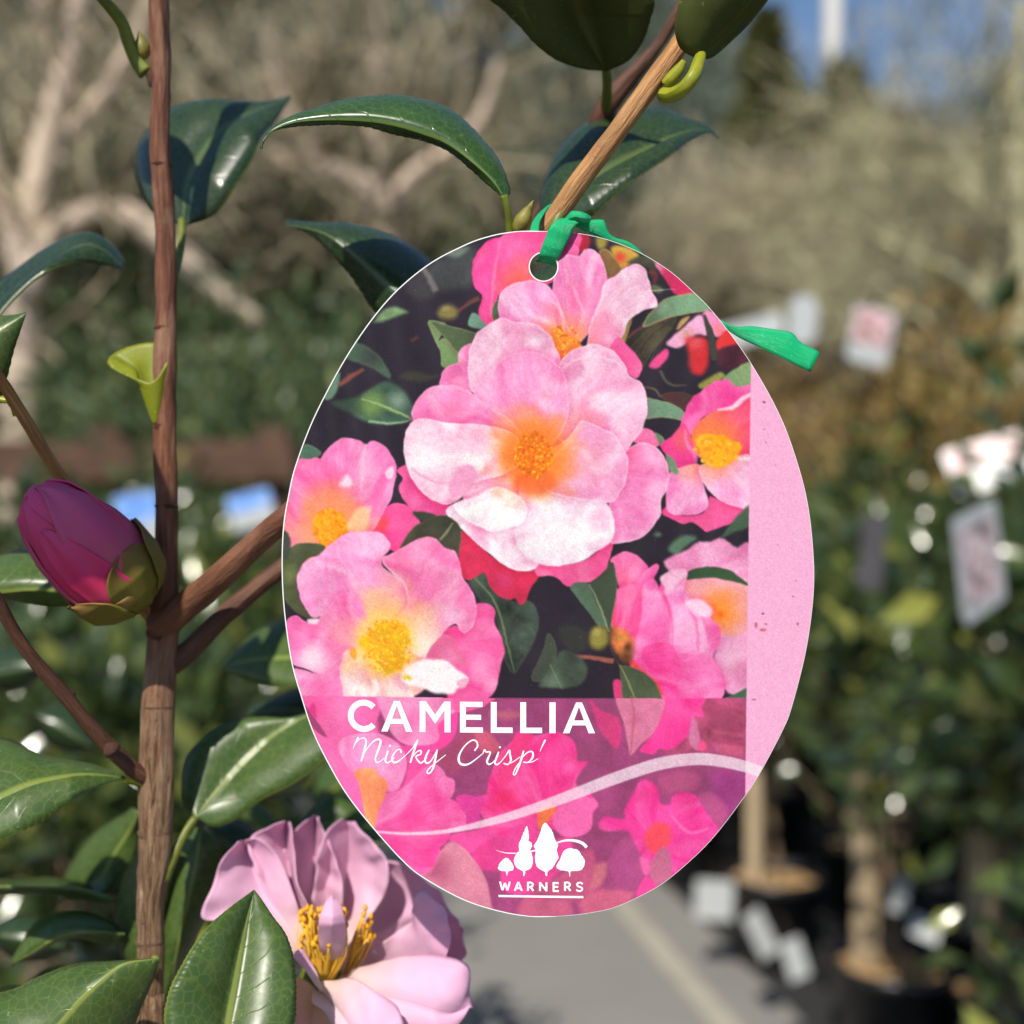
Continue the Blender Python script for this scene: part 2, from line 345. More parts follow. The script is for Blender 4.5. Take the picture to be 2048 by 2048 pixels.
for px, d, yt, w_, lb in ((170, 11.0, 230, .66, 'dark evergreen behind the fork of the arching bare tree'), (430, 12.0, 300, .8, 'dark evergreen behind the arching limb'), (650, 11.6, 290, .55, 'narrow dark evergreen beside the bare forked tree'), (930, 12.4, 330, .75, 'dark evergreen behind the trunk of the bare forked tree'), (1480, 12.5, 560, .6, 'low dark evergreen at the foot of the hillside behind the ribbon end')):
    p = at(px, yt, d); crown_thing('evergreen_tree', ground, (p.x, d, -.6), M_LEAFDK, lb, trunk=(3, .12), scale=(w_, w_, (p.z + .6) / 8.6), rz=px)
p = at(1665, 0, 21)
pole = tube('pole', [(p.x, 21, -.2), (p.x, 21, 7), (p.x, 21, 15)], [.19, .185, .17], plain('pale_painted_pole', (0.62, 0.60, 0.56), 0.6, 0.06, 4), seg=20)
tag(pole, 'tall pale pole rising above the conifers against blue sky', 'pole')
# ------------------------------------------------------------------ shrubs
gsh = [leaf_cloud(3400, clump_pos((0, 0, 1.15), (1.0, 1.0, 1.1), 55, 60 + k, .3, .35), .11, 70 + k, asp=.45) for k in range(3)]
shr = [(-2.35, 9.0, 0, 1.45, M_LEAFG, 'rounded green shrub beside the trunk of the arching bare tree'), (-1.55, 6.9, 1, 1.22, M_LEAFG, 'rounded pale green shrub behind the timber rail'), (-2.1, 8.2, 2, 1.4, M_LEAFG, 'taller green shrub behind the rounded pale green one'),
       (-0.55, 7.6, 2, .98, M_LEAFO, 'olive shrub behind the end of the timber rail'), (-4.6, 9.4, 1, 1.3, M_LEAFO, 'olive shrub to the side of the arching bare tree'), (-0.9, 9.5, 0, 1.2, M_LEAFO, 'olive shrub under the bare forked tree'), (-3.4, 9.6, 0, 1.25, M_LEAFO, 'tall olive shrub far behind the timber rail'),
       (2.55, 6.3, 0, 1.12, M_LEAFB, 'golden brown shrub behind the potted camellias'), (3.3, 7.0, 1, 1.2, M_LEAFB, 'larger golden brown shrub in front of the slender bare tree'), (1.85, 7.2, 2, 1.05, M_LEAFB, 'golden brown shrub nearest the path'), (0.9, 8.6, 1, 1.1, M_LEAFO, 'olive shrub where the path bends behind the tag'),
       (1.9, 9.3, 0, 1.3, M_LEAFRB, 'russet shrub behind the golden brown ones'), (3.1, 10.5, 2, 1.5, M_LEAFRB, 'tall russet shrub under the hillside trees'), (4.6, 11.2, 1, 1.5, M_LEAFRB, 'tall russet shrub beside the slender bare tree'), (1.6, 12.0, 2, 1.45, M_LEAFRB, 'russet shrub at the foot of the hillside'), (4.5, 8.3, 2, 1.25, M_LEAFO, 'olive shrub beyond the golden brown ones')]
for x, y, k, s, m, lb in shr:
    crown_thing('shrub', gsh[k], (x, y, -.02), m, lb, trunk=(1.1, .04), cat='shrub', scale=(s, s, s), rz=x * 3, part='foliage')
r_ = random.Random(5)
gw = join_geo([leaf_cloud(420, clump_pos((x_, y_, hillz(x_, y_) + 1.9), (2.6, 2.0, 2.3), 14, int(x_ * 7 + y_), .3, .1), .55, int(x_ * 3 + y_ * 5), asp=.5) for x_, y_ in [(r_.uniform(-24, 24), r_.uniform(24, 45)) for _ in range(84)]])
tag(link('far_woodland', mesh('far_woodland', *gw), leafmat('woodland', (0.055, 0.055, 0.028), (0.15, 0.13, 0.075), .7, .2, .2, (0.05, 0.07, 0.025))), 'brown and olive wood covering the far hillside', 'woodland', kind='stuff')
# ------------------------------------------------------------------ timber rail on posts, left
M_RAIL = plain('red_brown_timber', (0.10, 0.055, 0.036), 0.8, 0.3, 7, 0.2, .3)
p0 = at(-250, 925, 5.2); p1 = at(590, 905, 5.2)
rf = empty('timber_rail', (p0.x, 5.2, 0))
link('rail', mesh('rail', *box_geo(p0.x, p1.x, 5.16, 5.24, p0.z - .085, p0.z + .10)), M_RAIL, rf, False)
for xx in (p0.x + .25, -1.95, p1.x - .12):
    link('post', mesh('post', *box_geo(xx - .07, xx + .07, 5.245, 5.385, 0, p0.z + .17)), M_RAIL, rf, False)
tag(rf, 'red-brown timber rail on posts in front of the green shrubs', 'rail')
# ------------------------------------------------------------------ potted camellias on both sides of the path
POTP = [(.0, .005), (.125, .005), (.13, .012), (.158, .27), (.168, .272), (.17, .302), (.160, .302), (.152, .270)]
gpot = lathe_geo(POTP, 28); gsoil = lathe_geo([(.0, .268), (.08, .272), (.1535, .262)], 28)
def make_potted(k, hgt, label, group):
    t = empty('potted_camellia', (0, 0, 0))
    link('pot', mesh('pot', *gpot), M_POT, t, local=True); link('soil', mesh('soil', *gsoil), M_SOIL, t, local=True)
    r = random.Random(k); st = []
    st.append(tube_geo([(0, .02, .25), (.02, 0, .6), (.0, .03, 1.0), (.02, 0, hgt)], [.013, .011, .009, .004], seg=6))
    for q in range(9):
        z = r.uniform(.45, hgt * .85); a = r.random() * 6.28; L = r.uniform(.15, .32)
        st.append(tube_geo([(0, .02, z), (L * .5 * math.cos(a), L * .5 * math.sin(a), z + .12), (L * math.cos(a), L * math.sin(a), z + .26)], [.006, .005, .003], n=6, seg=5))
    link('stem', mesh('stem', *join_geo(st)), M_STEM, t, local=True)
    link('stake', mesh('stake', *box_geo(.03, .076, -.07, -.024, .2, hgt * .78)), M_STAKE, t, False, local=True)
    zc = .80 + (hgt - .72) / 2
    g = leaf_cloud(900, clump_pos((0, 0, zc), (.35, .35, (hgt - .66) / 2), 34, 200 + k, .28, .15), .085, 300 + k, asp=.46, up=.1)
    tag(link('foliage', mesh('foliage', *g), M_LEAFD, t, local=True), kind='stuff')
    return tag(t, label, 'potted plant', group)
GP = 'potted camellias standing along the path'
POTN = ['potted camellia with a timber stake standing beside the path', 'lower potted camellia with a timber stake standing beside the path', 'taller potted camellia with a timber stake standing beside the path']
PC = [make_potted(k, h, l, GP) for k, h, l in ((0, 1.55, 'potted camellia with a timber stake standing beside the path'), (1, 1.35, 'lower potted camellia with a timber stake standing beside the path'), (2, 1.75, 'taller potted camellia with a timber stake standing beside the path'))]
pots = [(.93, 3.92, 1), (1.09, 3.15, 1), (.76, 4.75, 0), (.59, 5.6, 2), (.42, 6.4, 0), (1.22, 2.35, 0), (1.52, 3.5, 0), (1.38, 4.3, 2), (1.2, 5.15, 0), (1.05, 6.0, 1), (1.98, 4.0, 2), (1.85, 4.9, 1), (1.7, 5.8, 2), (2.4, 4.7, 0), (2.3, 5.6, 0), (1.75, 2.75, 2), (2.8, 5.3, 2), (.93, 1.72, 2), (2.2, 3.3, 0), (1.35, 3.0, 0), (1.62, 4.75, 0), (2.1, 6.2, 2), (2.75, 6.1, 0), (1.45, 6.6, 2), (1.3, 1.95, 1),
        (-1.02, 2.5, 1), (-1.32, 3.25, 0), (-1.75, 2.75, 2), (-1.15, 4.1, 1), (-1.7, 4.0, 0), (-2.2, 3.6, 1), (-1.55, 4.75, 2), (-2.35, 4.5, 0), (-.72, 1.75, 1), (-1.25, 1.85, 1), (-.9, 3.15, 1), (-.55, 2.15, 1)]
used = set()
POTL = {(.93, 3.92): 'potted camellia with brown mulch, behind the small square white label', (1.09, 3.15): 'potted camellia with the short slanting white label at its black rim', (.93, 1.72): 'leafy potted camellia carrying the grey-framed rectangular label', (1.75, 2.75): 'tall potted camellia behind the one with the grey-framed label',
        (1.22, 2.35): 'potted camellia with small white labels low among its leaves', (-.72, 1.75): 'potted camellia behind the lower stem of the tagged bush', (-.55, 2.15): 'potted camellia beside the blue and white label behind the brown branch', (-1.02, 2.5): 'potted camellia beneath the timber rail, behind the pink bud'}
for x, y, k in pots:
    t = PC[k] if k not in used else copy_tree(PC[k]); used.add(k)
    t['label'] = POTL.get((x, y), POTN[k])
    t.location = (x, y, .008); t.rotation_euler.z = random.random() * 6.28; s_ = random.uniform(.94, 1.06); t.scale = (s_, s_, s_)
# ------------------------------------------------------------------ plant labels hanging among the potted plants
def card(px, py, d, w, h, yaw, roll, label, face, pic=None, pitch=0.0, oval=False, name='plant_label'):
    c = at(px, py, d); hw, hh = w * d / F / 2, h * d / F / 2; rad = min(hw, hh) * (.98 if oval else .18); out = []
    for cx, cz, a0 in ((hw - rad, hh - rad, 0), (-hw + rad, hh - rad, 90), (-hw + rad, -hh + rad, 180), (hw - rad, -hh + rad, 270)):
        for k in range(7): a = math.radians(a0 + 15 * k); out.append((cx + rad * math.cos(a), cz + rad * math.sin(a)))
    n = len(out); V = [(x_, -.0006, z_) for x_, z_ in out] + [(x_, .0006, z_) for x_, z_ in out]
    Fc = [tuple(range(n))[::-1], tuple(range(n, 2 * n))] + [(i, (i + 1) % n, n + (i + 1) % n, n + i) for i in range(n)]
    o = link(name, mesh(name, V, Fc, [(v[0], v[2]) for v in V]), face, None, False)
    o.location = c; o.rotation_euler = (math.radians(pitch), math.radians(roll), math.radians(yaw))
    if pic:
        x0, x1, z0, z1, m = pic
        link('printed_picture', mesh('printed_picture', [(hw * x0, -.001, hh * z0), (hw * x1, -.001, hh * z0), (hw * x1, -.001, hh * z1), (hw * x0, -.001, hh * z1)], [(0, 1, 2, 3)], [(0, 0), (1, 0), (1, 1), (0, 1)]), m, o, False, local=True)
    st = tube_geo([(0, .001, hh * .95), (.004, .01, hh + .03), (0, .012, hh + .07)], [.0012, .0012, .0012], n=8, seg=5)
    link('tie', mesh('tie', *st), M_STEM, o, local=True)
    return tag(o, label, 'plant label')
def picmat(name, c1, c2, c3, scale):
    m, nt, b = newmat(name); n = noise_(nt, coords(nt, 'UV'), scale, 2, .5, .6)
    nt.links.new(ramp(nt, n, [(0.36, c1), (0.5, c2), (0.64, c3)]), b.inputs['Base Color']); b.inputs['Roughness'].default_value = .4; return m
M_PIC1 = picmat('flower_print', (0.05, 0.07, 0.06), (0.62, 0.42, 0.46), (0.75, 0.66, 0.66), 4)
M_PIC2 = picmat('pink_print', (0.10, 0.16, 0.08), (0.66, 0.30, 0.34), (0.78, 0.62, 0.62), 3)
M_BLUE = picmat('blue_print', (0.10, 0.25, 0.70), (0.20, 0.40, 0.85), (0.45, 0.60, 0.90), 2)
M_GREYT = plain('grey_card', (0.45, 0.46, 0.47), 0.5, 0.1, 20)
card(1496, 664, 2.6, 140, 46, -10, -14, 'white slanting plant label behind the loose ribbon end', M_WHITE)
card(1606, 640, 2.6, 58, 100, 5, 4, 'white oval plant label above the loose ribbon end', M_WHITE, oval=True)
card(1742, 672, 2.5, 88, 112, 8, 12, 'white plant label with a blurred pink and green picture', M_WHITE, (-.85, .85, -.35, .9, M_PIC2))
card(1985, 925, 1.9, 170, 105, -12, -16, 'white plant label with a red-pink picture in the glossy foliage', M_WHITE, (-.9, .9, -.1, .9, M_PIC2), pitch=-25)
card(1960, 1122, 1.38, 190, 215, 42, -14, 'grey-framed rectangular plant label with a pale flower picture', M_GREYT, (-.72, .72, -.74, .74, M_PIC1))
card(1745, 1105, 1.55, 50, 150, -40, 5, 'dark shaded plant label turned edge-on among the leaves', plain('shaded_card', (0.07, 0.065, 0.07), 0.5, 0.2, 20))  # dark base colour stands in for shade on the card's back
card(1428, 1800, 3.72, 76, 80, 0, 3, 'small square white label on the pot beside the path', M_WHITE)
card(1522, 1868, 3.3, 44, 105, 20, -28, 'narrow slanting white label beside the path edge', M_WHITE)
card(1590, 1918, 3.05, 44, 84, 10, -18, 'short slanting white label at the rim of the black pot', M_WHITE)
card(1800, 1790, 2.9, 40, 70, 20, 15, 'small white label low among the leaves by a stake', M_WHITE)
card(1850, 1858, 2.8, 58, 44, -15, 20, 'small white label lying in the leaves of a low camellia', M_WHITE, pitch=-40)
card(280, 1045, 2.05, 84, 118, 12, -10, 'blue and white plant label behind the upright stem', M_WHITE, (-1, .98, .0, .97, M_BLUE))
card(502, 1020, 2.2, 92, 70, -8, -14, 'smaller blue and white plant label beside the brown branch', M_WHITE, (-.97, .97, .05, .95, M_BLUE))

# ------------------------------------------------------------------ the tagged camellia: materials
def camellia_leaf(name, top, light, vein, rough=0.3, spec=0.5, trans=0.12, edge=(0.20, 0.24, 0.03), coat=0.06):
    m, nt, b = newmat(name)
    uv = coords(nt, 'UV'); sp = nd(nt, 'ShaderNodeSeparateXYZ'); nt.links.new(uv, sp.inputs[0])
    u = sp.outputs[0]; v = math_(nt, 'ABSOLUTE', math_(nt, 'MULTIPLY_ADD', sp.outputs[1], 2.0, -1.0))
    nz = noise_(nt, coords(nt), 90, 3); nf = noise_(nt, coords(nt), 700, 2); nw = noise_(nt, coords(nt), 160, 2)
    ph = math_(nt, 'ADD', math_(nt, 'MULTIPLY_ADD', v, -0.26, u), math_(nt, 'MULTIPLY_ADD', nw, 0.06, -0.03))
    tri = math_(nt, 'ABSOLUTE', math_(nt, 'MULTIPLY_ADD', math_(nt, 'FRACT', math_(nt, 'MULTIPLY', ph, 8.0)), 2.0, -1.0))
    sv = math_(nt, 'MULTIPLY', math_(nt, 'SUBTRACT', 1.0, math_(nt, 'DIVIDE', tri, 0.07), clamp=True), math_(nt, 'SUBTRACT', 0.95, v, clamp=True))
    mr = math_(nt, 'SUBTRACT', 1.0, math_(nt, 'DIVIDE', v, math_(nt, 'MULTIPLY_ADD', u, -0.05, 0.09)), clamp=True)
    ed = math_(nt, 'MULTIPLY', math_(nt, 'SUBTRACT', v, 0.955, clamp=True), 22.0, clamp=True)  # pale rim colour painted in for glints along the blade's edge
    c = ramp(nt, nz, [(0.3, top), (0.72, light)])
    c = mixc(nt, math_(nt, 'MULTIPLY', sv, 0.38), c, vein); c = mixc(nt, math_(nt, 'MULTIPLY', mr, 1.6, clamp=True), c, vein); c = mixc(nt, math_(nt, 'MULTIPLY', ed, 0.7), c, edge)
    sp_ = math_(nt, 'MULTIPLY', math_(nt, 'GREATER_THAN', nf, 0.70), 0.35); c = mixc(nt, sp_, c, tuple(min(1, q * 3 + .05) for q in light))
    vo = nd(nt, 'ShaderNodeTexVoronoi', feature='DISTANCE_TO_EDGE'); vo.inputs['Scale'].default_value = 420; nt.links.new(coords(nt), vo.inputs['Vector'])
    net = math_(nt, 'SUBTRACT', 1.0, math_(nt, 'MULTIPLY', vo.outputs['Distance'], 9.0), clamp=True); c = mixc(nt, math_(nt, 'MULTIPLY', net, .22), c, vein)
    sc1 = noise_(nt, coords(nt), 75, 4, .7); blot = math_(nt, 'MULTIPLY', math_(nt, 'SUBTRACT', sc1, .66, clamp=True), 6.0, clamp=True); c = mixc(nt, math_(nt, 'MULTIPLY', blot, .6), c, (0.09, 0.065, 0.02))
    nt.links.new(c, b.inputs['Base Color'])
    nt.links.new(math_(nt, 'MULTIPLY_ADD', nf, 0.12, rough - .06), b.inputs['Roughness']); b.inputs['Specular IOR Level'].default_value = spec
    b.inputs['Coat Weight'].default_value = coat; b.inputs['Coat Roughness'].default_value = .22
    hgt = math_(nt, 'SUBTRACT', math_(nt, 'MULTIPLY', nz, .6), math_(nt, 'ADD', math_(nt, 'MULTIPLY', sv, .8), math_(nt, 'MULTIPLY', mr, -.8)))
    bump(nt, b, hgt, .28, .0005)
    hs = nd(nt, 'ShaderNodeHueSaturation'); hs.inputs['Value'].default_value = 2.2; hs.inputs['Hue'].default_value = .48; nt.links.new(c, hs.inputs['Color'])
    translucent(nt, b, hs.outputs[0], trans); return m
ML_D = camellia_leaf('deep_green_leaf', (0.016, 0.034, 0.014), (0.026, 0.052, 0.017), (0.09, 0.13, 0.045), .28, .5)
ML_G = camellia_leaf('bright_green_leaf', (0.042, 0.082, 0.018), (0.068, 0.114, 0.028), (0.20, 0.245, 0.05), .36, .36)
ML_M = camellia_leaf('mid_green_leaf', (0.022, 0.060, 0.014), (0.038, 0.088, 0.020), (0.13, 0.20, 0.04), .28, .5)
ML_U = camellia_leaf('leaf_underside', (0.050, 0.060, 0.012), (0.060, 0.070, 0.014), (0.085, 0.085, 0.012), .55, .25, .12, (0.08, 0.10, 0.02), 0.0)
ML_Y = camellia_leaf('young_leaf', (0.22, 0.26, 0.015), (0.30, 0.32, 0.02), (0.36, 0.38, 0.05), .4, .35, .3, (0.25, 0.26, 0.03), 0.1)
def bark(name, c1, c2, c3, sx=7, fis=0.5):
    m, nt, b = newmat(name); uv = coords(nt, 'UV', (sx, 75, 1)); n = noise_(nt, uv, 1.0, 4, .65, .4)
    n2 = noise_(nt, coords(nt), 55, 3); n3 = noise_(nt, coords(nt), 900, 2)
    c = mixc(nt, math_(nt, 'MULTIPLY', n2, .55), ramp(nt, n, [(0.3, tuple(q * .6 for q in c1)), (0.48, c1), (0.66, c2)]), c3); c = mixc(nt, math_(nt, 'MULTIPLY', math_(nt, 'GREATER_THAN', n3, .68), .4), c, tuple(q * .3 for q in c1))
    nt.links.new(c, b.inputs['Base Color']); b.inputs['Roughness'].default_value = .62; b.inputs['Specular IOR Level'].default_value = .3
    bump(nt, b, n, fis * 1.3, .0014); return m
MB_RED = bark('red_brown_bark', (0.13, 0.048, 0.024), (0.24, 0.10, 0.055), (0.19, 0.09, 0.05))
MB_TAN = bark('fissured_tan_bark', (0.16, 0.085, 0.045), (0.40, 0.25, 0.15), (0.33, 0.20, 0.12), 16, 1.0)
MB_ORG = bark('orange_tan_bark', (0.27, 0.105, 0.03), (0.52, 0.24, 0.075), (0.55, 0.32, 0.14), 12, .6)
MB_DK = bark('dark_twig', (0.085, 0.035, 0.022), (0.16, 0.07, 0.04), (0.12, 0.05, 0.03))
def stem_mat():
    m, nt, b = newmat('ageing_stem_bark')
    uv = coords(nt, 'UV', (26, 95, 1)); n = noise_(nt, uv, 1.0, 6, .7, .5); uf = coords(nt, 'UV', (9, 60, 1)); nr = noise_(nt, uf, 1.0, 5, .65, .3)
    n2 = noise_(nt, coords(nt), 55, 4); n3 = noise_(nt, coords(nt), 1100, 2)
    tan = ramp(nt, n, [(0.33, (0.07, 0.032, 0.017)), (0.46, (0.30, 0.165, 0.088)), (0.66, (0.60, 0.40, 0.245))])
    red = ramp(nt, nr, [(0.28, (0.075, 0.024, 0.013)), (0.5, (0.16, 0.058, 0.030)), (0.72, (0.30, 0.145, 0.08))]); red = mixc(nt, ramp(nt, n2, [(0.5, (0, 0, 0)), (0.72, (.7, .7, .7))]), red, (0.36, 0.22, 0.14))
    z = nd(nt, 'ShaderNodeSeparateXYZ'); g = nd(nt, 'ShaderNodeNewGeometry'); nt.links.new(g.outputs['Position'], z.inputs[0])
    f = math_(nt, 'MULTIPLY', math_(nt, 'SUBTRACT', math_(nt, 'MULTIPLY_ADD', n2, -.03, 1.584), z.outputs[2]), 28.0, clamp=True)
    c = mixc(nt, f, red, tan); c = mixc(nt, math_(nt, 'MULTIPLY', math_(nt, 'GREATER_THAN', n3, .68), .45), c, (0.05, 0.025, 0.015))
    nt.links.new(c, b.inputs['Base Color']); b.inputs['Roughness'].default_value = .6; b.inputs['Specular IOR Level'].default_value = .3
    bump(nt, b, math_(nt, 'ADD', math_(nt, 'MULTIPLY', n, math_(nt, 'MULTIPLY_ADD', f, 1.2, .1)), math_(nt, 'MULTIPLY', nr, .4)), 1.0, .0026); return m
MB_STEM = stem_mat()
M_PET = plain('green_petiole', (0.14, 0.16, 0.02), 0.45, 0.25, 300, 0.4)
M_PETY = plain('yellow_green_petiole', (0.25, 0.26, 0.015), 0.42, 0.2, 300, 0.4, .3, bdist=.0005)
M_SCALE = plain('bud_scale', (0.20, 0.17, 0.03), 0.5, 0.4, 400, 0.35)
# ------------------------------------------------------------------ builder for a blade spanned by two edges and a midrib
def dl(d, n):
    d = [d] if isinstance(d, (int, float)) else list(d)
    return np.interp(np.linspace(0, 1, n), np.linspace(0, 1, len(d)), d)
def loft(name, A, M, B, dA, dM, dB, mat, parent, nu=44, nv=5, bulge=0.12, serr=0.0, teeth=22, thick=0.00035, pucker=0.0, seed=0, flip=False, wide=0.0):
    n = nu + 1
    E = []
    for C, d in ((A, dA), (M, dM), (B, dB)):
        q = catmull(np.array(C, float), n); dd = dl(d, n); E.append(np.array([tuple(at(x, y, z)) for (x, y), z in zip(q, dd)]))
    a, m, b = E
    if wide:
        fw = (1 + wide * np.sin(np.pi * np.linspace(0, 1, n) ** .8))[:, None]; a = m + (a - m) * fw; b = m + (b - m) * fw
    T = np.gradient(m, axis=0); Nn = np.cross(b - a, T); Nn /= np.linalg.norm(Nn, axis=1)[:, None] + 1e-12
    Nn[Nn[:, 1] > 0] *= -1
    if flip: Nn = -Nn
    uu = np.linspace(0, 1, n); tooth = ((uu * teeth) % 1) * serr * np.sin(np.pi * np.clip(uu, .04, .98))
    V, UV, Fc = [], [], []
    for i in range(n):
        for j in range(-nv, nv + 1):
            t = j / nv; e = a if t < 0 else b; s = abs(t)
            p = m[i] * (1 - s) + e[i] * s + Nn[i] * bulge * np.linalg.norm(e[i] - m[i]) * 4 * s * (1 - s)
            if serr and s == 1: p = p + (e[i] - m[i]) / (np.linalg.norm(e[i] - m[i]) + 1e-9) * tooth[i]
            if pucker: p = p + Nn[i] * pucker * (mnoise.noise((p[0] * 90, p[2] * 90, seed)) + .5 * mnoise.noise((p[0] * 220, p[2] * 220, seed + 3))) * s
            V.append(p); UV.append((i / nu, t * .5 + .5))
    w = 2 * nv + 1
    for i in range(nu):
        for j in range(w - 1): Fc.append((i * w + j, i * w + j + 1, (i + 1) * w + j + 1, (i + 1) * w + j))
    o = link(name, mesh(name, V, Fc, UV), mat, parent)
    md = o.modifiers.new('thickness', 'SOLIDIFY'); md.thickness = thick; md.offset = 0
    return o
def ptube(name, pts, d, r, mat, parent, seg=12, **k):
    """pts in photo pixels, radius r in photo pixels, at distance d"""
    n = len(pts); dd = dl(d, n); rr = dl(r, n)
    return tube(name, [at(x, y, z) for (x, y), z in zip(pts, dd)], [q * z / F for q, z in zip(rr, dd)], mat, parent, seg=seg, **k)
base_pt = at(300, 2048, .29)
bush = empty('camellia_bush', (base_pt.x, .29, 0))
tag(bush, 'pink-flowering camellia bush with brown stems carrying the oval tag', 'bush')
# its pot on the ground below the picture
for nm, g, mt in (('pot', gpot, M_POT), ('soil', gsoil, M_SOIL)):
    o = link(nm, mesh(nm, *g), mt, bush, local=True); o.location = (0, 0, .008)
ST = [(316, -330), (316, -120), (316, 0), (321, 110), (321, 200), (320, 300), (329, 450), (332, 600), (331, 740), (330, 850), (333, 1000), (334, 1170), (328, 1260), (318, 1360), (316, 1500), (312, 1620), (311, 1700), (302, 1800), (302, 1900), (297, 2048), (300, 2300)]
SR = [16, 18, 19.5, 19.5, 18.5, 20, 20, 21, 22, 21, 21.5, 23, 30, 31, 31, 32, 31, 27, 26, 28, 30]
v1, f1, u1 = tube_geo([at(x, y, .288) for x, y in ST] + [Vector((base_pt.x, .29, 1.0)), Vector((base_pt.x + .01, .285, .6)), Vector((base_pt.x, .29, .25))],
                      [q * .288 / F for q in SR] + [.0048, .0055, .007], n=520, seg=30, rough=.17, seed=2)
link('main_stem', mesh('main_stem', v1, f1, u1), MB_STEM, bush)
# node bumps on the stem
def knob(px, py, d, rx, ry, mat, parent, rot=0.0, name='node', tip=1.0):
    prof = [(0.001, 1.0 * tip), (.35, .82), (.72, .42), (1, -.05), (.9, -.55), (.5, -.9), (0.001, -1)]
    V, Fc, UV = lathe_geo(prof[::-1], 14); Q = Matrix.Rotation(math.radians(rot), 3, 'Y'); c = at(px, py, d); k = d / F
    V = [c + Q @ Vector((x * rx * k, y * rx * k, z * ry * k)) for x, y, z in V]
    return link(name, mesh(name, V, Fc, UV), mat, parent)
knob(330, 1248, .288, 33, 52, MB_STEM, bush, 20)
knob(303, 1552, .288, 30, 34, MB_STEM, bush, -30)
knob(314, 150, .2885, 22, 34, MB_STEM, bush, -10); knob(327, 850, .288, 22, 18, MB_STEM, bush)
# branches
ptube('branch', [(318, 1255), (380, 1205), (455, 1140), (530, 1070), (600, 1010), (720, 880), (860, 720), (980, 580), (1060, 478)], [.288, .284, .279, .275, .271, .267, .264, .262, .2605], [33, 29, 27, 25, 25, 23, 22, 21, 21], MB_RED, bush, seg=18, n=120, rough=.06, seed=3)
ptube('branch', [(1050, 492), (1097, 452), (1160, 362), (1230, 268), (1300, 172), (1352, 100), (1400, 20), (1450, -90)], [.2605, .2595, .2585, .258, .259, .262, .267, .272], [20, 20.5, 21, 20, 20.5, 20, 19, 17], MB_ORG, bush, seg=20, n=120, rough=.05, seed=4)
ptube('branch', [(330, 1335), (380, 1300), (450, 1230), (520, 1170), (600, 1100), (760, 900), (900, 700), (1010, 540)], [.289, .291, .294, .297, .30, .305, .31, .313], [26, 22, 20, 19, 18, 17, 16, 15], MB_DK, bush, seg=14, n=90, rough=.06, seed=5)
ptube('twig', [(1010, 545), (1085, 415), (1175, 288), (1212, 215), (1310, 98), (1350, 34), (1400, -60)], [.313, .31, .307, .305, .302, .30, .30], [15, 14, 14, 22, 12, 12, 11], MB_DK, bush, seg=12, n=70, rough=.08, seed=6)
ptube('twig', [(-170, 520), (-80, 640), (11, 775), (60, 855), (105, 930), (143, 985), (200, 1080), (270, 1190), (318, 1250)], [.235, .245, .262, .268, .274, .279, .284, .287, .288], [13, 12.5, 12, 12, 12, 13, 13, 14, 16], MB_ORG, bush, seg=14, n=80, rough=.07, seed=7)
ptube('twig', [(-140, 1010), (-30, 1160), (45, 1290), (130, 1392), (200, 1475), (268, 1540), (305, 1560)], [.25, .258, .266, .273, .279, .284, .288], [11, 12, 13, 14, 15, 16, 20], MB_DK, bush, seg=14, n=80, rough=.1, seed=8)
for x, y, rx_, ry_ in ((318, 1410, 33, 16), (310, 1660, 34, 20), (300, 1880, 29, 14), (322, 330, 22, 10), (330, 655, 23, 11), (333, 1010, 24, 12)): knob(x, y, .288, rx_, ry_, MB_STEM, bush)
for x, y, r in ((134, 1392, 16.5), (222, 1498, 19)): knob(x, y, .2765, r, 15, MB_DK, bush, -45)
# ------------------------------------------------------------------ leaves
def leaf(A, M, B, dA, dM, dB, mat, label=None, petiole=None, **k):
    o = loft('leaf', A, M, B, dA, dM, dB, mat, bush, **k)
    if petiole: pts, d, r, m = petiole; ptube('petiole', pts, d, r, m, o, seg=10)
    if label: o['label'] = label
    return o
# behind the upright stem
leaf([(368, 452), (308, 428), (279, 380), (270, 333), (279, 283), (308, 246), (341, 217), (399, 206), (471, 213), (525, 213), (580, 197)],
     [(366, 452), (377, 373), (406, 312), (453, 254), (507, 225), (580, 197)],
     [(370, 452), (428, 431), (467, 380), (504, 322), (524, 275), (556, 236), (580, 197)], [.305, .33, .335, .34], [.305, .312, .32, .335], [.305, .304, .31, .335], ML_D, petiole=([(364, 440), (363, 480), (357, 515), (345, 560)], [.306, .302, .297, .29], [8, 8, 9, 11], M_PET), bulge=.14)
# arched serrated leaf above the tag
leaf([(1008, 396), (1020, 384), (1007, 344), (982, 301), (935, 246), (880, 210), (815, 196), (735, 197), (663, 213), (598, 234), (554, 256), (530, 278), (522, 297)],
     [(1008, 396), (985, 362), (945, 325), (895, 288), (845, 268), (790, 252), (735, 243), (663, 240), (595, 244), (550, 259), (527, 281), (522, 297)],
     [(1008, 396), (971, 363), (935, 332), (891, 299), (844, 281), (790, 266), (735, 254), (663, 249), (591, 251), (547, 262), (525, 286), (522, 297)],
     [.2565, .268, .276, .278, .274, .266, .256], [.2565, .2555, .2555, .2555, .2555, .255, .2545], [.2565, .2575, .26, .2605, .259, .257, .2545], ML_M, petiole=([(1008, 390), (1014, 415), (1018, 450), (1022, 490)], [.2567, .2575, .259, .261], [8, 7.5, 8, 10], M_PET), serr=.0007, teeth=34, nu=136, nv=6, bulge=.10, pucker=.0004)
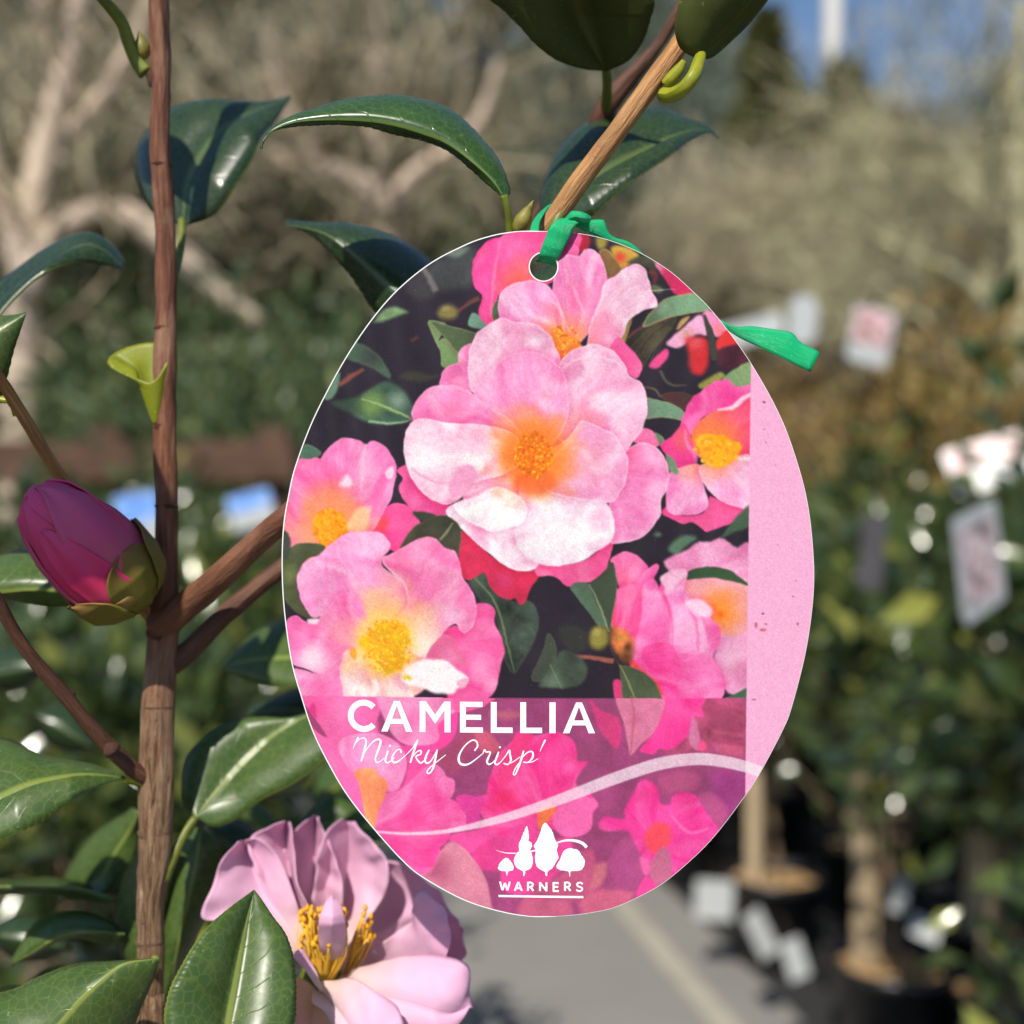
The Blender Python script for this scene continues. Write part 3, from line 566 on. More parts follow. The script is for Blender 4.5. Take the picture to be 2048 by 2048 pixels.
# behind the tag, upper left
leaf([(900, 690), (880, 560), (856, 517), (810, 483), (753, 461), (697, 456), (645, 464), (600, 456), (571, 451)],
     [(900, 690), (840, 625), (790, 582), (762, 560), (711, 514), (654, 471), (605, 456), (571, 451)],
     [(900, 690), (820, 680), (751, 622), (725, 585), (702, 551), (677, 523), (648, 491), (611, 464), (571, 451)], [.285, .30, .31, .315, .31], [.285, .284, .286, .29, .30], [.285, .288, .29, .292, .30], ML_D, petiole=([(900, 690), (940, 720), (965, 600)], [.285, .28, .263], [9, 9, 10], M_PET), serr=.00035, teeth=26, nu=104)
# dark leaf at the left margin
leaf([(-130, 760), (-60, 620), (0, 577), (47, 547), (98, 514), (138, 489), (174, 475), (203, 482), (232, 507), (250, 540)],
     [(-130, 760), (-50, 650), (0, 604), (50, 564), (110, 522), (165, 492), (205, 500), (250, 540)],
     [(-130, 760), (-40, 690), (7, 625), (33, 594), (72, 558), (120, 533), (163, 525), (217, 533), (250, 540)], [.29, .31, .325, .32], [.29, .295, .30, .31], [.29, .285, .29, .31], ML_D)
# serrated bright leaf at the left margin
leaf([(-260, 760), (-170, 660), (-80, 640), (0, 634), (52, 627)], [(-260, 760), (-150, 735), (-40, 690), (20, 650), (52, 627)],
     [(-260, 760), (-140, 850), (-30, 850), (0, 800), (14, 752), (27, 701), (40, 662), (52, 627)], .268, [.268, .262, .262, .266], .266, ML_G, serr=.0006, teeth=26, nu=104, petiole=([(-260, 760), (-60, 800), (15, 800), (34, 830)], [.268, .266, .266, .266], [9, 8, 7, 8], M_PETY))
# leaf behind the bud
leaf([(-200, 1180), (-90, 1120), (0, 1111), (60, 1094), (140, 1100), (210, 1150), (240, 1185)], [(-200, 1180), (-90, 1190), (0, 1186), (60, 1181), (120, 1183), (180, 1188), (240, 1185)],
     [(-200, 1180), (-90, 1202), (0, 1195), (54, 1206), (110, 1213), (170, 1208), (240, 1185)], [.285, .30, .305, .30, .29], [.285, .282, .282, .284, .29], [.285, .287, .288, .288, .29], ML_G, nu=60)
# leaf at the left, level with the lower twig
leaf([(250, 1555), (194, 1532), (136, 1522), (77, 1510), (39, 1489), (0, 1477), (-70, 1490), (-130, 1560), (-180, 1660)], [(250, 1556), (174, 1550), (116, 1557), (58, 1571), (0, 1597), (-90, 1640), (-180, 1660)],
     [(250, 1557), (220, 1565), (174, 1583), (136, 1606), (97, 1635), (50, 1660), (0, 1681), (-90, 1690), (-180, 1660)], [.283, .29, .292, .288, .275], [.283, .275, .27, .268, .27], [.283, .272, .265, .262, .268], ML_G, serr=.00035, teeth=30, nu=120, petiole=([(250, 1556), (275, 1560), (305, 1572)], [.283, .285, .288], [9, 10, 13], M_PETY), pucker=.0004)
# right of the stem, half in shade
leaf([(392, 1634), (368, 1610), (364, 1563), (376, 1509), (418, 1466), (465, 1443), (523, 1434), (581, 1438), (640, 1420), (720, 1390)], [(392, 1634), (445, 1571), (503, 1509), (561, 1459), (640, 1420), (720, 1390)],
     [(392, 1634), (430, 1655), (470, 1640), (523, 1600), (581, 1571), (640, 1530), (690, 1470), (720, 1390)], [.295, .303, .309, .312, .313], [.295, .303, .308, .31, .312], [.295, .297, .298, .30, .312], ML_G, petiole=([(392, 1634), (370, 1665), (350, 1705), (325, 1760)], [.295, .293, .29, .288], [8, 9, 11, 14], M_PET), nu=70)
# narrow lit leaf left of the tag, middle
leaf([(441, 1336), (480, 1292), (530, 1252), (590, 1222), (660, 1240), (720, 1320)], [(441, 1336), (500, 1322), (570, 1318), (650, 1318), (720, 1320)], [(441, 1336), (484, 1358), (540, 1371), (610, 1374), (670, 1350), (720, 1320)], [.34, .355, .365, .34], [.34, .335, .335, .335], [.34, .33, .325, .33], ML_G)
leaf([(488, 1430), (523, 1404), (592, 1376), (660, 1380), (740, 1440)], [(488, 1430), (560, 1418), (640, 1425), (740, 1440)], [(488, 1430), (540, 1440), (608, 1450), (680, 1460), (740, 1440)], .37, .36, .36, ML_D)
# behind the stem, lower left
leaf([(280, 1620), (240, 1632), (194, 1660), (155, 1707), (128, 1757), (118, 1800)], [(280, 1622), (262, 1660), (230, 1710), (195, 1765), (118, 1800)], [(280, 1624), (276, 1690), (245, 1755), (190, 1800), (118, 1800)], .345, [.325, .33, .335, .34], .33, ML_G)
leaf([(-160, 1790), (-60, 1764), (40, 1758), (120, 1756), (190, 1775), (240, 1800)], [(-160, 1790), (-60, 1776), (0, 1772), (80, 1772), (160, 1776), (240, 1800)], [(-160, 1790), (-60, 1800), (0, 1782), (80, 1784), (160, 1796), (225, 1815), (240, 1800)], .335, .31, .318, ML_G, nu=50)
leaf([(250, 1868), (217, 1840), (155, 1826), (108, 1829), (70, 1853), (43, 1895), (23, 1928)], [(250, 1868), (200, 1866), (155, 1868), (108, 1880), (60, 1908), (23, 1928)], [(250, 1868), (217, 1890), (155, 1876), (108, 1887), (60, 1914), (23, 1928)], [.30, .318, .318, .305], [.30, .296, .296, .30], [.30, .303, .304, .30], ML_G, serr=.0004, teeth=24, nu=96)
leaf([(285, 1690), (255, 1740), (230, 1820), (228, 1880), (250, 1924), (268, 1990)], [(290, 1690), (285, 1780), (278, 1860), (272, 1930), (268, 1990)], [(295, 1690), (320, 1780), (318, 1860), (295, 1940), (268, 1990)], .31, [.305, .302, .302, .305], .315, ML_G, bulge=.25)
leaf([(400, 1655), (355, 1700), (335, 1790), (325, 1880), (326, 1950), (338, 1995)], [(402, 1655), (395, 1720), (375, 1810), (355, 1900), (338, 1995)], [(404, 1655), (440, 1690), (440, 1730), (424, 1800), (400, 1860), (370, 1935), (338, 1995)], .318, [.312, .308, .306, .308], .314, ML_G, bulge=.22)
# big glossy leaf at the foot of the picture
leaf([(440, 2180), (360, 2120), (330, 2050), (338, 1985), (360, 1938), (387, 1892), (417, 1853), (458, 1817), (508, 1780)], [(440, 2180), (452, 2060), (470, 1957), (484, 1884), (496, 1830), (508, 1780)],
     [(440, 2180), (540, 2120), (584, 2055), (591, 1990), (590, 1945), (584, 1908), (570, 1868), (545, 1833), (526, 1803), (508, 1780)], [.236, .236, .240, .249, .264], [.236, .244, .2505, .257, .264], [.236, .2425, .250, .2575, .264], ML_G, label='broad glossy leaf with a bright sheen on one half', serr=.0003, teeth=44, nu=152, nv=7, pucker=.0005, bulge=.16)
leaf([(315, 1918), (232, 1922), (155, 1928), (89, 1950), (31, 1978), (-30, 2000), (-80, 2070), (-60, 2180)], [(315, 1918), (248, 1927), (205, 1958), (163, 1997), (120, 2048), (60, 2110), (-60, 2180)],
     [(315, 1918), (310, 1950), (284, 2009), (267, 2050), (220, 2120), (120, 2180), (-60, 2180)], [.262, .262, .258, .252], [.262, .254, .250, .248], [.262, .262, .262, .252], ML_G, serr=.00035, teeth=34, nu=136, nv=6, pucker=.0005, petiole=([(310, 1919), (312, 1922), (306, 1940)], [.263, .272, .285], [9, 9, 11], M_PET))
# top: two leaves seen from below, one young
leaf([(1210, 142), (1167, 138), (1113, 120), (1070, 87), (1041, 54), (1004, 18), (975, -10), (950, -90), (980, -220), (1060, -330)], [(1212, 142), (1186, 91), (1160, 29), (1135, -50), (1100, -180), (1060, -330)],
     [(1214, 142), (1258, 120), (1287, 80), (1301, 36), (1308, 0), (1290, -90), (1200, -230), (1060, -330)], [.285, .27, .258, .25, .24], [.285, .28, .27, .258, .24], [.285, .272, .262, .252, .24], ML_U, label='broad dark leaf seen from below at the top', petiole=([(1212, 135), (1214, 175), (1211, 225)], [.286, .295, .305], [9, 10, 12], M_PET), serr=.0003, teeth=30, nu=120)
leaf([(1396, 118), (1362, 98), (1350, 65), (1352, 33), (1360, 0), (1400, -80), (1500, -160), (1600, -190)], [(1398, 118), (1420, 90), (1450, 58), (1486, 20), (1530, -40), (1600, -190)],
     [(1400, 118), (1424, 114), (1458, 86), (1494, 50), (1530, 0), (1580, -80), (1600, -190)], [.257, .252, .248, .242, .238], [.257, .256, .252, .246, .238], [.257, .262, .262, .255, .238], ML_U, label='olive leaf on a bent yellow-green stalk seen from below', petiole=([(1326, 190), (1345, 190), (1368, 176), (1387, 152), (1396, 128), (1402, 108)], [.258, .2555, .253, .2525, .2545, .257], [15, 15, 14.5, 14, 13, 11], M_PETY), bulge=.2)
ptube('leaf_bud', [(1328, 170), (1340, 160), (1356, 142), (1368, 122)], [.2575, .257, .2565, .256], [9, 13, 12, 6], M_PETY, bush)
# leaf behind the lit branch
leaf([(1090, 440), (1080, 406), (1086, 368), (1113, 308), (1153, 266), (1210, 242), (1276, 231), (1312, 231), (1367, 249), (1410, 260), (1437, 277)], [(1092, 440), (1149, 386), (1222, 338), (1294, 301), (1367, 268), (1412, 262), (1437, 277)],
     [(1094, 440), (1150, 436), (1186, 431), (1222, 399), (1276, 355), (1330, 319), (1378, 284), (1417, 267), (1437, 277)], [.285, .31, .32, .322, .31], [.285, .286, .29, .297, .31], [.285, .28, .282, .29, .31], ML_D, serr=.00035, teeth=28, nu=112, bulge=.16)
knob(1047, 438, .2585, 17, 34, M_SCALE, bush, 28, 'leaf_bud', 1.3); knob(1115, 440, .258, 13, 40, M_PET, bush, 25, 'leaf_bud', 1.2)
knob(284, 92, .287, 15, 26, M_SCALE, bush, -12, 'leaf_bud', 1.3)
leaf([(960, 700), (1010, 610), (1080, 540), (1150, 520), (1230, 560)], [(960, 700), (1050, 620), (1130, 580), (1230, 560)], [(960, 700), (1080, 680), (1170, 640), (1230, 560)], .285, .278, .28, ML_D)
# petiole of a leaf above the frame, upper left
leaf([(197, -5), (130, -40), (60, -120), (20, -230), (10, -330)], [(199, -5), (150, -90), (80, -200), (10, -330)], [(201, -5), (200, -110), (140, -230), (10, -330)], .275, .268, .272, ML_G, petiole=([(198, -8), (222, 16), (245, 47), (257, 83), (272, 120), (292, 146)], [.277, .28, .283, .285, .287, .288], [9, 12, 12.5, 13, 14, 17], M_PET))
# young leaf rolled into a cup
def cup():
    V, UV, Fc = [], [], []; base = at(316, 848, .286); k = .284 / F; nu, nv = 22, 24
    for i in range(nu + 1):
        s = i / nu
        for j in range(nv + 1):
            a = math.pi * 2 * (j / nv) + math.pi * .92           # opening seam at the left
            front = .5 + .5 * math.cos(a - math.pi * 1.5)        # 1 towards the camera
            top = 168 - 88 * front ** 1.3
            hgt = top * s; rx = (4 + 40 * (hgt / 150) ** .85); cx = -6 - 12 * (hgt / 150) ** 1.2
            x = cx + rx * math.cos(a); y = rx * .75 * math.sin(a)
            lft = max(0.0, -math.cos(a)) ** 3 * max(0, s - .78) / .22
            x -= 46 * lft; z = hgt - 10 * lft
            V.append(base + Vector((x * k, y * k, z * k))); UV.append((s, j / nv))
    w = nv + 1
    for i in range(nu):
        for j in range(nv): Fc.append((i * w + j, i * w + j + 1, (i + 1) * w + j + 1, (i + 1) * w + j))
    o = link('leaf', mesh('leaf', V, Fc, UV), ML_Y, bush); o['label'] = 'small yellow-green young leaf rolled into a cup'
    md = o.modifiers.new('thickness', 'SOLIDIFY'); md.thickness = .0005
cup()
# extra unseen leaves off the left edge, added to shade the bud and stem
def shade_leaf(c, d, n, L, w):
    c, d, n = Vector(c), Vector(d).normalized(), Vector(n).normalized(); s = d.cross(n).normalized(); V, UV, Fc = [], [], []
    for i in range(15):
        u = i / 14; ww = w * math.sin(math.pi * u ** .8) ** .8; p = c + d * L * u - n * L * .22 * u * u
        for t in (-1, -.5, 0, .5, 1): V.append(p + s * ww * t + n * abs(t) * ww * .25); UV.append((u, t * .5 + .5))
    for i in range(14):
        for j in range(4): Fc.append((i * 5 + j, i * 5 + j + 1, (i + 1) * 5 + j + 1, (i + 1) * 5 + j))
    o = link('leaf', mesh('leaf', V, Fc, UV), ML_G, bush); md = o.modifiers.new('thickness', 'SOLIDIFY'); md.thickness = .00035
for c, d, n, L, w in (((-.131, .190, 1.660), (.02, .03, 1), (-.25, -.66, .3), .062, .0175), ((-.17, .2, 1.66), (-.4, .2, .5), (-.2, -.66, .6), .055, .017)):
    shade_leaf(c, d, n, L, w)
ptube('twig', [(-170, 520), (-420, 420), (-640, 430)], [.235, .215, .20], [12, 11, 10], MB_ORG, bush)
# ------------------------------------------------------------------ flower bud
def petalmat(name, stops, rough=.5, trans=.3, var=.12, vs=60, bmp=.25):
    m, nt, b = newmat(name); sp = nd(nt, 'ShaderNodeSeparateXYZ'); nt.links.new(coords(nt, 'UV'), sp.inputs[0])
    n = noise_(nt, coords(nt, 'UV', (1.5, 26, 1)), 2.0, 3); n2 = noise_(nt, coords(nt), vs, 3)
    f = math_(nt, 'ADD', sp.outputs[0], math_(nt, 'MULTIPLY_ADD', n, var * 2, -var))
    c = ramp(nt, f, stops); c = mixc(nt, math_(nt, 'MULTIPLY', n2, .35), c, tuple(q * .8 for q in stops[-1][1]))
    nt.links.new(c, b.inputs['Base Color']); b.inputs['Roughness'].default_value = rough; b.inputs['Specular IOR Level'].default_value = .25
    bump(nt, b, n, bmp, .0008); translucent(nt, b, c, trans); return m
MP_BUD = petalmat('bud_petal', [(0.0, (0.60, 0.10, 0.12)), (0.4, (0.78, 0.035, 0.15)), (1.0, (0.82, 0.09, 0.26))], .4, .2)
MP_BUDL = petalmat('pale_bud_petal', [(0.0, (0.44, 0.18, 0.11)), (0.5, (0.66, 0.08, 0.21)), (1.0, (0.72, 0.13, 0.29))], .4, .2)
M_SEP = petalmat('sepal', [(0.0, (0.19, 0.19, 0.018)), (0.6, (0.18, 0.155, 0.022)), (1.0, (0.24, 0.13, 0.04))], .42, .1, .2)
b0, b1 = at(283, 1212, .279), at(62, 976, .262); ax = b1 - b0; BL = ax.length; ax.normalize()
sx_ = ax.cross(Vector((0, -1, 0))).normalized(); sy_ = sx_.cross(ax).normalized()
def brad(s): return 90 * .27 / F * np.interp(s, [0, .04, .12, .25, .42, .6, .78, .9, .97, 1.0], [.12, .45, .78, .97, 1.02, .97, .80, .60, .36, .10])
def bud_patch(name, a0, half, s0, s1, off, mat, parent, nu=22, nv=14, p=2.6, skew=0.0):
    V, UV, Fc = [], [], []
    for i in range(nu + 1):
        u = i / nu; hw = half * max(0.02, (1 - u ** p)) ** .5 * (1 if u > .12 else (.55 + u * 3.7))
        for j in range(nv + 1):
            t = j / nv * 2 - 1; a = a0 + hw * t + skew * u; s = min(1, s0 + (s1 - s0) * u)
            r = brad(s) + off * (1 - .3 * u) + .0004 * math.sin(t * 5 + u * 3)
            V.append(b0 + ax * BL * s + (sx_ * math.cos(a) + sy_ * math.sin(a)) * r); UV.append((u, j / nv))
    w = nv + 1
    for i in range(nu):
        for j in range(nv): Fc.append((i * w + j, i * w + j + 1, (i + 1) * w + j + 1, (i + 1) * w + j))
    o = link(name, mesh(name, V, Fc, UV), mat, parent); md = o.modifiers.new('thickness', 'SOLIDIFY'); md.thickness = .0004; md.offset = 1
    return o
Vb, Fb, Ub = [], [], []
for i in range(25):
    s = i / 24
    for j in range(24):
        a = 2 * math.pi * j / 24; Vb.append(b0 + ax * BL * s + (sx_ * math.cos(a) + sy_ * math.sin(a)) * float(brad(s)) * .97); Ub.append((s, j / 24))
for i in range(24):
    for j in range(24): Fb.append((i * 24 + j, i * 24 + (j + 1) % 24, (i + 1) * 24 + (j + 1) % 24, (i + 1) * 24 + j))
Fb += [tuple(range(23, -1, -1)), tuple(24 * 24 + j for j in range(24))]
bud = link('flower_bud', mesh('flower_bud', Vb, Fb, Ub), MP_BUD, bush); bud['label'] = 'plump deep pink flower bud with olive sepals'
FR = math.atan2(Vector((0, -1, 0)).dot(sy_), Vector((0, -1, 0)).dot(sx_))      # towards the camera
for a, h, s0, s1, off, m, sk in ((FR + .55, 1.0, .1, .985, .0004, MP_BUD, .1), (FR - .75, 1.0, .1, 1.0, .0009, MP_BUDL, -.1), (FR + 2.2, 1.2, .1, .99, .0005, MP_BUD, 0), (FR - 2.4, 1.2, .1, .97, .0006, MP_BUD, 0), (FR + 1.5, .8, .1, .9, .0010, MP_BUDL, .1), (FR - .1, .5, .1, .80, .0013, MP_BUD, .3)):
    bud_patch('petal', a, h, s0, s1, off, m, bud, skew=sk)
for a, h, s1, off in ((FR - .75, .85, .42, .0020), (FR + .85, .9, .32, .0030), (FR + 2.0, .8, .42, .0020), (FR - 1.9, .8, .46, .0028), (FR + 3.1, .9, .5, .0024), (FR + .05, .85, .20, .0024)):
    bud_patch('sepal', a, h, .0, s1, off, M_SEP, bud, p=3.4, nu=34, nv=24)
# ------------------------------------------------------------------ open flower behind the foot of the tag
MP_F = petalmat('pale_pink_petal', [(0.0, (0.86, 0.66, 0.40)), (0.22, (0.87, 0.66, 0.60)), (0.5, (0.92, 0.58, 0.74)), (1.0, (0.92, 0.50, 0.72))], .55, .3, .06)
MP_S = petalmat('salmon_petal', [(0.0, (0.80, 0.48, 0.22)), (0.5, (0.80, 0.40, 0.30)), (1.0, (0.76, 0.34, 0.42))], .5, .35, .05)
FD = -.04
fb = [at(648, 1985, .335 + FD), at(640, 1960, .333 + FD), at(632, 1930, .331 + FD)]
flower = tube('flower', fb, [.004, .006, .0035], M_PET, bush, seg=12); flower['label'] = 'open pale pink flower with golden stamens'
def petal(A, M, B, dA, dM, dB, mat=MP_F, **k):
    k['pucker'] = k.get('pucker', .0014) * 2.0; k.setdefault('bulge', .03)
    dm = dl(dM, 12); FDo = lambda d: [q + FD for q in dm + (dl(d, 12) - dm) * .5]
    return loft('petal', A, M, B, FDo(dA), FDo(dM), FDo(dB), mat, flower, nu=48, nv=14, thick=.00022, **k)
petal([(620, 1945), (560, 1890), (480, 1840), (432, 1826), (440, 1765), (449, 1719), (481, 1681)], [(622, 1942), (580, 1860), (530, 1790), (500, 1720), (488, 1681)], [(625, 1940), (600, 1850), (572, 1780), (545, 1710), (516, 1679), (496, 1679)], [.333, .33, .325, .325], [.335, .338, .342, .344], [.335, .336, .334, .332], seed=1, wide=.3)
petal([(625, 1940), (585, 1840), (545, 1750), (520, 1690), (545, 1655), (566, 1642)], [(628, 1938), (600, 1830), (580, 1740), (572, 1642)], [(632, 1935), (612, 1830), (590, 1760), (584, 1700), (582, 1660), (578, 1644)], [.335, .34, .337, .334], [.336, .346, .35, .35], [.336, .335, .334, .338], seed=2, wide=.85)
petal([(632, 1938), (605, 1840), (585, 1760), (588, 1700), (603, 1655), (626, 1632)], [(638, 1935), (632, 1830), (630, 1740), (632, 1631)], [(645, 1932), (660, 1830), (662, 1750), (655, 1690), (642, 1660), (636, 1634)], [.337, .344, .345, .342], [.338, .352, .357, .354], [.338, .345, .342, .34], seed=3, pucker=.0024, wide=.8)
petal([(642, 1935), (640, 1850), (650, 1760), (655, 1690), (662, 1655), (680, 1643)], [(648, 1935), (680, 1840), (695, 1750), (700, 1690), (695, 1643)], [(655, 1935), (710, 1850), (745, 1780), (755, 1720), (740, 1680), (706, 1647)], [.338, .342, .34, .342], [.338, .352, .356, .352], [.338, .343, .337, .34], seed=4, pucker=.0024, wide=.5)
petal([(655, 1950), (690, 1850), (730, 1770), (760, 1720), (810, 1735), (865, 1780), (905, 1830)], [(660, 1955), (730, 1890), (800, 1840), (870, 1830), (918, 1852)], [(665, 1960), (750, 1945), (830, 1940), (905, 1930), (936, 1905), (928, 1868)], [.338, .35, .352, .346, .336], [.338, .354, .357, .35, .336], [.338, .346, .346, .338, .334], seed=5, bulge=-.15)
petal([(660, 1960), (740, 1900), (810, 1850), (832, 1790), (858, 1785), (890, 1832)], [(664, 1965), (750, 1930), (820, 1900), (870, 1870), (902, 1860)], [(668, 1970), (770, 1980), (850, 1970), (892, 1930), (905, 1880)], [.336, .34, .335, .326, .322], [.336, .342, .340, .33, .322], [.336, .336, .334, .33, .322], seed=6)
petal([(660, 1965), (760, 1920), (860, 1910), (934, 1930), (938, 1985), (944, 2010)], [(662, 1972), (740, 1990), (820, 2010), (890, 2030), (944, 2012)], [(664, 1980), (690, 2050), (760, 2090), (850, 2090), (905, 2060), (944, 2014)], [.334, .335, .335, .33, .325], [.334, .322, .318, .316, .32], [.334, .322, .318, .314, .32], seed=7, bulge=.2)
petal([(640, 1975), (690, 1955), (730, 1968), (790, 2010), (810, 2060), (800, 2110)], [(636, 1978), (660, 2000), (690, 2040), (720, 2080), (800, 2110)], [(632, 1980), (640, 2010), (660, 2026), (680, 2080), (740, 2130), (800, 2110)], [.328, .318, .313, .31], [.328, .313, .308, .308], [.328, .316, .31, .31], seed=8, bulge=.2)
petal([(640, 1985), (610, 1960), (588, 1960), (578, 2010), (590, 2090), (620, 2150)], [(642, 1988), (630, 2010), (625, 2050), (622, 2150)], [(645, 1990), (660, 2020), (690, 2070), (670, 2120), (624, 2150)], .325, [.328, .326, .324, .322], .323, MP_S, seed=9)
petal([(630, 1970), (598, 1930), (586, 1912), (596, 1900), (604, 1899)], [(632, 1972), (612, 1940), (604, 1920), (604, 1899)], [(640, 1985), (634, 1960), (622, 1935), (606, 1899)], .322, .32, .318, seed=10, pucker=.0006)
petal([(660, 1950), (642, 1900), (637, 1850), (648, 1812), (662, 1791)], [(664, 1950), (664, 1890), (664, 1840), (664, 1791)], [(670, 1950), (690, 1900), (691, 1850), (682, 1812), (666, 1791)], [.33, .324, .318, .319], [.33, .322, .314, .318], [.33, .324, .32, .319], seed=11, pucker=.0008)
# stamens
M_GOLD = plain('golden_anther', (0.78, 0.36, 0.015), .55, .3, 300, .3); M_FIL = plain('yellow_filament', (0.80, 0.46, 0.05), .5, .2, 200, .3)
r = random.Random(11); gf, ga = [], []
for k in range(104):
    if k < 90: tx, ty, td = r.uniform(600, 694), r.uniform(1815, 1895), r.uniform(.319, .334)
    else: tx, ty, td = r.uniform(712, 752), r.uniform(1815, 1885), r.uniform(.326, .336)
    bx, by = (646 + (tx - 646) * .35, 1962) if k < 90 else (690 + (tx - 720) * .3, 1950)
    p0, p2 = at(bx, by, FD + (.327 if k < 90 else .333)), at(tx, ty, td + FD); p1 = p0.lerp(p2, .5) + Vector((r.gauss(0, .001), 0, 0))
    gf.append(tube_geo([p0, p1, p2], [.0004, .00032, .00028], n=5, seg=4))
    ga.append(tube_geo([p2 + Vector((0, 0, -.0008)), p2, p2 + Vector((r.gauss(0, .0004), 0, .0010))], [.0003, .0007, .00025], n=5, seg=5))
sf = link('stamens', mesh('stamens', *join_geo(gf)), M_FIL, flower); tag(sf, kind='stuff')
tag(link('anthers', mesh('anthers', *join_geo(ga)), M_GOLD, flower), kind='stuff')
ptube('branch', [(648, 1985), (600, 2080), (480, 2160), (340, 2250)], [.296, .30, .298, .29], [14, 14, 15, 18], MB_RED, bush)
# leaves behind the flower and in the shaded interior
leaf([(590, 1690), (598, 1645), (629, 1610), (668, 1592), (714, 1612), (770, 1680)], [(590, 1690), (650, 1650), (710, 1650), (770, 1680)], [(590, 1690), (640, 1700), (700, 1710), (770, 1680)], .37, .365, .36, ML_G)
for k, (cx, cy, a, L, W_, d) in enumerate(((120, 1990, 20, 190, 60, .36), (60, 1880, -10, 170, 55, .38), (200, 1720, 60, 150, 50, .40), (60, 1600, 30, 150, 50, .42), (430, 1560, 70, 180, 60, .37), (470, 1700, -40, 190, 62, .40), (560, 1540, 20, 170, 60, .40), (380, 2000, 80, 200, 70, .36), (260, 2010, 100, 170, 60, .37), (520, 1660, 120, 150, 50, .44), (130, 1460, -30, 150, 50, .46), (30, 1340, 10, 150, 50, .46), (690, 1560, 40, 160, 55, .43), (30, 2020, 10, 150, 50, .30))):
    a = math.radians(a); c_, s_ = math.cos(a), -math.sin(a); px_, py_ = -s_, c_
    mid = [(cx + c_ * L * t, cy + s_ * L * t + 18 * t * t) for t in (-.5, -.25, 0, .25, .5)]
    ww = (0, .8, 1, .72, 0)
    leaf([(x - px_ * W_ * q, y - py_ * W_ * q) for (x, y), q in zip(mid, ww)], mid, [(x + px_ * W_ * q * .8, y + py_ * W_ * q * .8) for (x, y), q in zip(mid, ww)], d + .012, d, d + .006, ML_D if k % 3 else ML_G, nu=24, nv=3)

# ------------------------------------------------------------------ the printed picture on the tag, painted shape by shape
OX, OY, ST_ = 540.0, 440.0, 1.5
GW, GH = int(1120 / ST_), int(1420 / ST_)
XX, YY = np.meshgrid(OX + np.arange(GW) * ST_, OY + np.arange(GH) * ST_)
IMG = np.zeros((GH, GW, 3)); IMG[:] = (36, 28, 41)
def vnoise(cell, seed):
    r = np.random.default_rng(seed); gx, gy = int(1120 / cell) + 3, int(1420 / cell) + 3
    g = r.random((gy, gx)); fx, fy = (XX - OX) / cell, (YY - OY) / cell
    ix, iy = fx.astype(int), fy.astype(int); tx, ty = fx - ix, fy - iy
    tx = tx * tx * (3 - 2 * tx); ty = ty * ty * (3 - 2 * ty)
    return ((g[iy, ix] * (1 - tx) + g[iy, ix + 1] * tx) * (1 - ty) + (g[iy + 1, ix] * (1 - tx) + g[iy + 1, ix + 1] * tx) * ty) - 0.5
N60, N25, N10 = vnoise(60, 1), vnoise(25, 2), vnoise(9, 3)
GRAIN = RNG.normal(0, 1, (GH, GW))
def Z(ox, oy, k):
    return lambda pts: [(ox + x * k, oy + y * k) for x, y in pts]
T1, T2, T3, T4 = Z(540, 440, .2847), Z(1080, 440, .295), Z(540, 860, .2847), Z(1080, 860, .295)
T5, T6, T7, TL = Z(590, 1340, .2588), Z(1050, 1340, .2692), Z(660, 1360, .295), Z(960, 1630, .1294)
PX = lambda pts: list(pts)
def sdf(poly, pad):
    x0, y0 = poly.min(0) - pad; x1, y1 = poly.max(0) + pad
    i0, i1 = max(0, int((x0 - OX) / ST_)), min(GW, int((x1 - OX) / ST_) + 2)
    j0, j1 = max(0, int((y0 - OY) / ST_)), min(GH, int((y1 - OY) / ST_) + 2)
    if i1 <= i0 or j1 <= j0: return None
    s = (slice(j0, j1), slice(i0, i1)); X, Y = XX[s], YY[s]
    d2 = np.full(X.shape, 1e12); ins = np.zeros(X.shape, bool)
    Q = np.roll(poly, -1, 0)
    for (ax, ay), (bx, by) in zip(poly, Q):
        ex, ey = bx - ax, by - ay; wx, wy = X - ax, Y - ay
        t = np.clip((wx * ex + wy * ey) / (ex * ex + ey * ey + 1e-9), 0, 1)
        d2 = np.minimum(d2, (wx - t * ex) ** 2 + (wy - t * ey) ** 2)
        if ay != by:
            c = ((ay > Y) != (by > Y)) & (X < ex * (Y - ay) / (by - ay) + ax); ins ^= c
    d = np.sqrt(d2); return s, np.where(ins, d, -d)
def sm(a, b, x):
    t = np.clip((x - a) / (b - a + 1e-9), 0, 1); return t * t * (3 - 2 * t)
BAND = None
